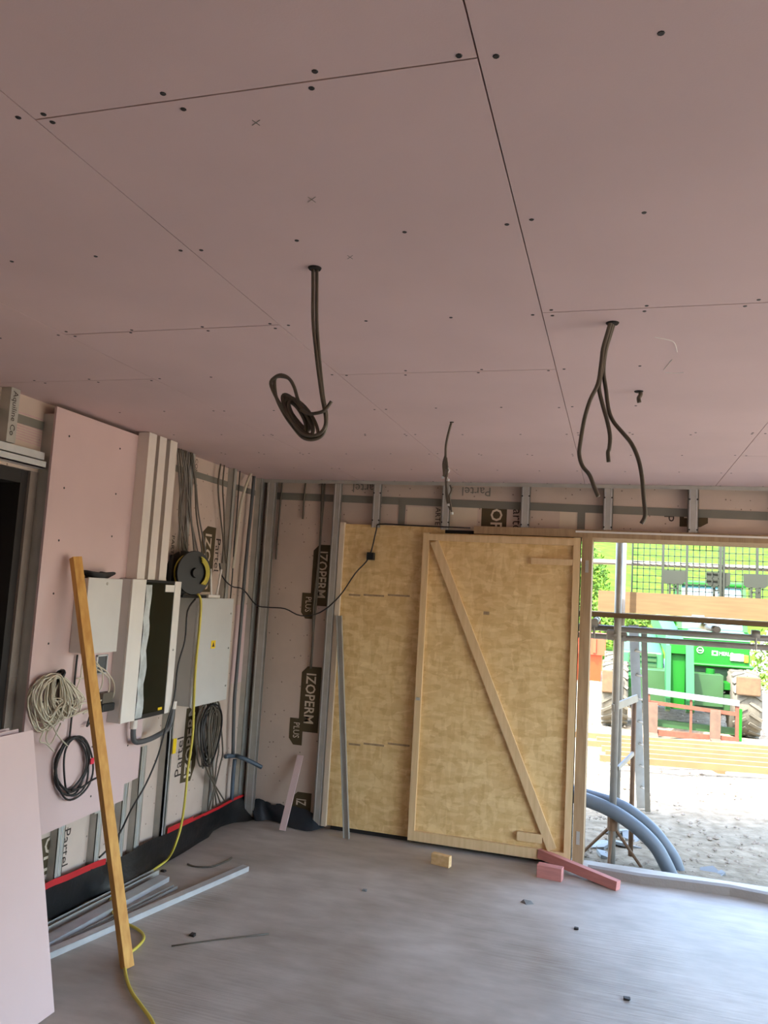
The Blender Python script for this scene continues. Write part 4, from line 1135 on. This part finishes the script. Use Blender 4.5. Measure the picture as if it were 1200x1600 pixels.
# ---- broken slabs
rb = random.Random(4)
for k, (x, y, s_) in enumerate(((935, 1318, .16), (962, 1296, .16), (978, 1318, .17), (948, 1335, .10), (985, 1305, .12), (1108, 1362, .10), (1122, 1366, .07))):
    p = GR(x, y, GZ + .02)
    n = 5
    poly = [p + V((s_ * rb.uniform(.6, 1) * math.cos(2 * math.pi * i / n + k), s_ * rb.uniform(.6, 1) * math.sin(2 * math.pi * i / n + k), .03 * math.cos(2 * math.pi * i / n + k * 2))) for i in range(n)]
    lab = ['pale slab fragment closest to the door jamb', 'pale slab fragment behind the scaffold upright', 'pale slab fragment right of the scaffold upright', 'little pale slab fragment at the foot of the upright', 'pale slab fragment behind the thin rusty prop', 'pale flake on the ground right of the ducts', 'smaller pale flake on the ground right of the ducts'][k]
    tag(MB().prism(poly, (0, 0, -.025)).build('slab_fragment', 'slab'), lab, 'rubble', 'broken pale slabs')
# gravel stones scattered: uncountable
st = MB(); rb = random.Random(8)
for k in range(2600):
    y = 6.5 + 14 * rb.random() ** 1.6; x = rb.uniform(-.6, 4.0) * (0.5 + y / 14)
    s_ = rb.uniform(.006, .022) * (1 + y * .03)
    c_ = V((x, y, GZ + .01))
    st.add([c_ + V((rb.uniform(.6, 1.2) * s_, 0, 0)), c_ + V((0, rb.uniform(.6, 1.2) * s_, 0)), c_ + V((-s_, 0, 0)), c_ + V((0, -s_, 0)), c_ + V((0, 0, s_ * .8)), c_ - V((0, 0, s_ * .6))], [(0, 1, 4), (1, 2, 4), (2, 3, 4), (3, 0, 4), (1, 0, 5), (2, 1, 5), (3, 2, 5), (0, 3, 5)])
tag(st.build('loose_stones', 'bark'), 'loose pale stones scattered over the gravel yard', 'stones', kind='stuff')
# ---- stack of long battens on bearers
bl0 = GR(935, 1200, GZ); 
names = ['nearest', 'second nearest', 'third nearest', 'third farthest', 'second farthest', 'farthest']
dirb = (GR(1200, 1224, GZ) - GR(985, 1207, GZ)).normalized()
sideb = V((-dirb.y, dirb.x, 0))
for k in range(3):
    o_ = GR(1030, 1200, GZ) + dirb * (1.0 * k - .3)
    tag(MB().beam(o_ + sideb * -.15 + V((0, 0, .04)), o_ + sideb * 1.75 + V((0, 0, .04)), dirb, 0.09, 0.09).build('timber_bearer', 'lathwood'), ['left cross bearer under the long battens', 'middle cross bearer under the long battens', 'right cross bearer under the long battens'][k], 'timber')
for k in range(6):
    s0 = sideb * (0.0 + .33 * k)
    zz = GZ + .085 + .0375
    a = bl0 + dirb * rb.uniform(-.3, .2) + s0; b = bl0 + dirb * rb.uniform(2.4, 3.4) + s0
    a.z = b.z = zz
    tag(MB().beam(a, b, (0, 0, 1), 0.075, 0.06).build('long_batten', 'lathwood'), names[k] + ' long pale batten lying on the bearers before the green loader', 'timber', 'long battens lying in the yard')
# ---- telehandler
YC = 14.55
t = thing('telehandler', 'bright green telescopic loader with a fork carriage parked in the yard', 'loader', (1.0, 14.4, GZ))
def bp(x, y, Y): return BK(x, y, Y)
def wheel(cx, cy, r, w_):
    hub = V((cx, cy, GZ + r))
    tr_ = MB().lathe([(r * .55, -w_ / 2), (r * .93, -w_ / 2), (r, -w_ * .36), (r, w_ * .36), (r * .93, w_ / 2), (r * .55, w_ / 2)], hub, (1, 0, 0), 32).build('tyre', 'tyre', t, 'auto')
    lg = MB()
    for i in range(20):
        a = 2 * math.pi * i / 20
        for s_ in (-1, 1):
            aa = a + (.16 if s_ > 0 else 0)
            c1 = hub + V((s_ * w_ * .05, math.cos(aa) * r, math.sin(aa) * r)); c2 = hub + V((s_ * w_ * .48, math.cos(aa + .22) * r * .985, math.sin(aa + .22) * r * .985))
            lg.beam(c1, c2, (0, math.cos(aa), math.sin(aa)), 0.045, 0.045)
    lg.build('tread', 'tyre', tr_)
    MB().lathe([(r * .5, -w_ * .3), (r * .52, w_ * .3)], hub, (1, 0, 0), 20).build('rim', 'mud', tr_)
wr = 0.52
wheel(2.02, 14.15, wr, 0.42); wheel(0.02, 14.15, wr, 0.42)
wheel(2.02, 17.0, wr, 0.42); wheel(0.02, 17.0, wr, 0.42)
MB().box((0.35, 14.0, 0.35), (1.7, 17.6, 0.85)).build('chassis', 'greendark', t)
MB().box((0.2, 14.05, 0.30), (1.85, 14.25, 0.55)).build('axle', 'greendark', t)
# mud covered plates above both wheels
a = bp(1151, 1056, 13.56); b = bp(1189, 1089, 13.56)
MB().box((a.x, 13.54, b.z), (b.x, 13.62, a.z)).build('mud_plate', 'mud', t, bevel=.02)
a = bp(941, 1046, 13.56); b = bp(972, 1084, 13.56)
MB().box((a.x, 13.54, b.z), (b.x, 13.62, a.z)).build('mud_plate', 'mud', t, bevel=.02)
# fenders
a = bp(1092, 1064, 14.2); b = bp(1148, 1080, 14.2)
MB().hexa([V((a.x, 14.05, b.z)), V((b.x, 14.05, b.z + .03)), V((b.x, 14.6, b.z + .03)), V((a.x, 14.6, b.z))], [V((a.x, 14.05, a.z - .02)), V((b.x, 14.05, a.z + .02)), V((b.x, 14.6, a.z + .02)), V((a.x, 14.6, a.z - .02))]).build('fender', 'green', t)
a = bp(968, 1058, 14.2); b = bp(1035, 1076, 14.2)
MB().hexa([V((a.x, 14.05, b.z)), V((b.x, 14.05, b.z)), V((b.x, 14.6, b.z)), V((a.x, 14.6, b.z))], [V((a.x, 14.05, a.z + .03)), V((b.x, 14.05, a.z - .05)), V((b.x, 14.6, a.z - .05)), V((a.x, 14.6, a.z + .03))]).build('fender', 'green', t)
# cab on the right
c0 = bp(1070, 985, YC); c1 = bp(1172, 1040, YC)
cx0, cx1 = c0.x - .1, c1.x
zb_, zf = bp(1120, 1040, YC).z, bp(1120, 985, YC).z
zr = bp(1120, 914, YC + .3).z
cab = MB().prism([V((cx0, YC, zb_)), V((cx0, YC, zf - .12)), V((cx0, YC + .14, zf)), V((cx0, YC + 1.6, zf)), V((cx0, YC + 1.6, zb_))], (cx1 - cx0, 0, 0)).build('cab_front', 'green', t, bevel=.03)
cl = MB()
for xx in (cx0 + .03, cx1 - .06):
    cl.beam(V((xx, YC + .14, zf - .02)), V((xx, YC + .42, zr)), (1, 0, 0), .07, .07); cl.beam(V((xx, YC + 1.55, zf - .02)), V((xx, YC + 1.4, zr)), (1, 0, 0), .07, .07)
cl.build('cab_pillars', 'green', t)
MB().hexa([V((cx0 + .06, YC + .16, zf)), V((cx1 - .09, YC + .16, zf)), V((cx1 - .09, YC + .44, zr - .03)), V((cx0 + .06, YC + .44, zr - .03))], [V((cx0 + .06, YC + .18, zf)), V((cx1 - .09, YC + .18, zf)), V((cx1 - .09, YC + .46, zr - .03)), V((cx0 + .06, YC + .46, zr - .03))]).build('windscreen', 'windscreen', t)
MB().box((cx0 - .03, YC + .36, zr - .03), (cx1 + .0, YC + 1.6, zr + .06)).build('cab_roof', 'green', t, bevel=.03)
MB().hexa([V((cx0, YC + .1, zf - .1)), V((cx1, YC + .1, zf - .1)), V((cx1 - .1, YC + .16, zf + .02)), V((cx0 + .2, YC + .16, zf + .02))], [V((cx0, YC - .01, zf - .16)), V((cx1, YC - .01, zf - .16)), V((cx1 - .1, YC + .1, zf)), V((cx0 + .2, YC + .1, zf))]).build('cowl', 'greenlight', t)
bm0 = bp(1075, 1032, YC - .05); bm1 = bp(1175, 1050, YC - .05)
MB().box((cx0, YC - .16, bm1.z + .04), (bm1.x + .02, YC + .05, bm0.z - .02)).build('bumper', 'green', t, bevel=.03)
a = bp(1141, 1021, YC - .01); b = bp(1162, 1034, YC - .01)
MB().box((a.x, YC - .03, b.z), (b.x, YC + .02, a.z + .0)).build('headlight', 'lamp', t, bevel=.01)
a = bp(1163, 1024, YC - .01); b = bp(1169, 1036, YC - .01)
MB().box((a.x, YC - .03, b.z), (b.x, YC + .02, a.z)).build('indicator', 'indic', t, bevel=.008)
p = bp(1094, 1016, YC - .006)
MB().tube([p + V((.05 * math.cos(a), 0, .05 * math.sin(a))) for a in [2 * math.pi * i / 18 for i in range(18)]], 0.008, 6, 1, True).build('round_emblem', 'logo', t)
MB().box(p + V((-.032, -.005, -.010)), p + V((.032, .004, .010))).build('emblem_bar', 'logo', t)
p = bp(1112, 1023, YC - .004)
MB().box((p.x, YC - .004, p.z - .01), (p.x + .10, YC, p.z + .07)).build('square_emblem', 'logo', t)
MB().box((p.x + .025, YC - .007, p.z + .01), (p.x + .075, YC - .003, p.z + .05)).build('emblem_bar', 'green', t)
text('MERLO', 0.085, (p.x + .115, YC - .006, p.z), PX, (0, 0, 1), 'logo', t, squash=.85, bold=.02)
MB().box((cx0 + .1, YC + .0, .55), (cx1 - .05, YC + .4, zb_)).build('front_panel', 'greendark', t)
MB().cyl(bp(1110, 1045, 14.3), bp(1108, 1068, 14.3), .07, 12).build('hydraulic_ram', 'green', t)
# engine cover on the left
a = bp(972, 990, 14.8); b = bp(1036, 1062, 14.8)
MB().hexa([V((a.x, 14.7, b.z)), V((b.x, 14.7, b.z)), V((b.x, 17.0, b.z)), V((a.x, 17.0, b.z))], [V((a.x, 14.75, a.z - .28)), V((b.x, 14.75, a.z - .28)), V((b.x, 16.9, a.z + .05)), V((a.x, 16.9, a.z + .05))]).build('engine_cover', 'greenlight', t, bevel=.04)
for k in range(4):
    zz = b.z + .12 + .09 * k
    MB().box((a.x + .12, 14.69, zz), (b.x - .12, 14.72, zz + .05)).build('grille_slat', 'greendark', t)
# boom: sloping arm from the rear down to the front
b0 = bp(1018, 985, 14.6); b1 = bp(1065, 1000, 13.5)
bm = MB()
ax0 = bp(1062, 995, 14.0); 
xm0 = bp(1042, 1000, 14.0).x; xm1 = bp(1068, 1000, 14.0).x
zt0 = bp(1055, 998, 13.9).z; zt1 = 1.95
bm.hexa([V((xm0, 13.9, zt0 - .32)), V((xm1, 13.9, zt0 - .32)), V((xm1 - .12, 17.4, zt1 - .40)), V((xm0 - .12, 17.4, zt1 - .40))], [V((xm0, 13.85, zt0)), V((xm1, 13.85, zt0)), V((xm1 - .12, 17.4, zt1)), V((xm0 - .12, 17.4, zt1))])
bm.build('boom', 'greenlight', t, bevel=.02)
h0 = bp(1034, 1008, 13.6); h1 = bp(1070, 1100, 13.6)
MB().prism([V((xm0 - .03, 13.9, zt0 + .02)), V((xm0 - .03, 13.55, zt0 - .10)), V((xm0 - .03, 13.45, .30)), V((xm0 - .03, 13.62, .25)), V((xm0 - .03, 13.9, .75))], (.07, 0, 0)).build('boom_head_cheek', 'greenlight', t)
xc1 = bp(1083, 1040, 13.6).x
MB().prism([V((xm1 - .0, 13.9, zt0 - .02)), V((xm1 - .0, 13.55, zt0 - .08)), V((xm1 + .02, 13.45, .30)), V((xm1 + .02, 13.62, .25)), V((xm1, 13.9, .75))], (xc1 - xm1, 0, 0)).build('boom_head_cheek', 'greenlight', t)
MB().box((xm0 + .04, 13.62, .30), (xm1, 13.75, zt0 - .12)).build('boom_head_plate', 'green', t)
MB().box((xm0 + .02, 13.55, zt0 - .22), (xm1, 13.66, zt0 - .08)).build('boom_head_cap', 'green', t)
# fork carriage
YCa = 13.35
def barx(x0, y0, x1, y1, th_, m, nm, yy=YCa):
    a = bp(x0, y0, yy); b = bp(x1, y1, yy)
    MB().beam(a, b, (0, 1, 0), th_, th_).build(nm, m, t)
barx(1010, 1079, 1155, 1099, .085, 'conduit', 'carriage_bar')
barx(1016, 1097, 1152, 1116, .055, 'rust', 'carriage_bar')
barx(1012, 1143, 1154, 1157, .085, 'rust', 'carriage_bar')
barx(1016, 1128, 1150, 1143, .10, 'greendark', 'carriage_bar', YCa + .2)
barx(1013, 1080, 1013, 1144, .05, 'rust', 'carriage_post'); barx(1152, 1098, 1151, 1158, .05, 'rust', 'carriage_post'); barx(1080, 1090, 1079, 1148, .035, 'rust', 'carriage_post')
barx(1157, 1108, 1156, 1158, .045, 'green', 'carriage_post')
for (x, yt, yb, tip) in ((1020, 1098, 1148, 1163), (1118, 1110, 1160, 1177)):
    a = bp(x, yt, YCa - .06); hl = bp(x - 1, yb, YCa - .06); tp_ = GR(x - 2, tip, GZ)
    hl.z = GZ + .05
    fk = MB().beam(a, hl, (1, 0, 0), 0.15, 0.05).beam(hl + V((0, 0.02, -.02)), V((hl.x, tp_.y, GZ + .02)), (1, 0, 0), .15, .04)
    fk.build('fork', 'forksteel', t)
a = bp(1061, 918, 15.2)
MB().box((a.x - .06, 15.2, a.z - .3), (a.x + .06, 15.3, a.z)).build('work_lamp', 'greenlight', t)
MB().cyl((a.x, 15.25, 1.6), (a.x, 15.25, a.z - .28), .03, 8).build('lamp_post', 'greendark', t)
# ---- orange skip
ob = GR(930, 1066, GZ)
t = thing('orange_skip', 'orange steel skip standing behind the scaffold beside the door jamb', 'skip', ob)
x1t = BK(946, 995, ob.y).x; x1b = BK(938, 1066, ob.y).x; zt = BK(930, 992, ob.y).z
x0_ = x1t - 2.2
MB().hexa([V((x0_ + .2, ob.y, GZ)), V((x1b, ob.y, GZ)), V((x1b, ob.y + 1.6, GZ)), V((x0_ + .2, ob.y + 1.6, GZ))], [V((x0_, ob.y - .15, zt - .5)), V((x1t - .08, ob.y - .15, zt - .5)), V((x1t - .08, ob.y + 1.7, zt - .5)), V((x0_, ob.y + 1.7, zt - .5))]).build('body', 'orange', t)
MB().box((x0_ - .05, ob.y - .22, zt - .5), (x1t, ob.y + 1.75, zt)).build('rim_band', 'orange', t)
for k in range(4):
    xx = x1t - .3 - .5 * k
    MB().box((xx, ob.y - .28, zt - .45), (xx + .08, ob.y - .22, zt - .05)).build('rib', 'orange', t)

# ---- shrubs and hedge beyond the yard
def shrub(name, lab, c, rx, ry, rz, n, seed, bloom=0.0, ls=0.16, group=None):
    rr = random.Random(seed)
    t = thing(name, lab, 'shrub', (c[0], c[1], c[2]), group)
    f1 = MB(); f2 = MB()
    for i in range(n):
        th_ = rr.uniform(0, 2 * math.pi); ph = math.acos(rr.uniform(-.3, 1)); q = rr.uniform(.6, 1.05)
        p = V((c[0] + rx * q * math.sin(ph) * math.cos(th_), c[1] + ry * q * math.sin(ph) * math.sin(th_), c[2] + rz * .35 + rz * .65 * q * math.cos(ph)))
        d1 = V((rr.gauss(0, 1), rr.gauss(0, 1), rr.gauss(0, 1))).normalized() * ls * rr.uniform(.6, 1.3); d2 = d1.orthogonal().normalized() * ls * .45
        mm = f2 if rr.random() < bloom else f1
        mm.add([p - d1 * .5, p + d2 * .5, p + d1 * .5, p - d2 * .5], [(0, 1, 2, 3)])
    f1.build('foliage', 'leaf', t)
    if f2.v: f2.build('blossom', 'bloom', t)
    MB().tube([(c[0], c[1], c[2] - .2), (c[0] + .05, c[1], c[2] + rz * .4), (c[0], c[1] + .1, c[2] + rz * .8)], [.09, .06, .03], 7, 2).build('stem', 'rust', t)
s1 = GR(1200, 1062, GZ)
shrub('flowering_shrub', 'loose shrub with white blossom at the right edge behind the loader', (5.0, 24.0, GZ), 1.5, 1.2, 1.9, 2600, 1, .35, .15)
shrub('green_shrub', 'low green shrub in front of the blossoming one at the right edge', (4.7, 22.0, GZ), 1.2, .9, .75, 1600, 2, .05, .15)
hb = BK(935, 945, 27)
shrub('hedge_shrub', 'rounded yellow green shrub on the slope beside the scaffold upright', (hb.x, 27, 0.2), 1.8, 1.2, 2.0, 3000, 3, 0, .18)
hb = BK(925, 880, 34)
shrub('hedge_shrub', 'small yellow green bush higher on the slope next to the door jamb', (hb.x - .6, 34, 1.6), 1.3, 1.2, 3.0, 2600, 4, 0, .2)
hb = BK(1000, 930, 30)
shrub('garden_bush', 'dark small bush on the slope seen through the left mesh guard', (hb.x, 30, .8), .6, .6, 1.3, 900, 5, 0, .16)
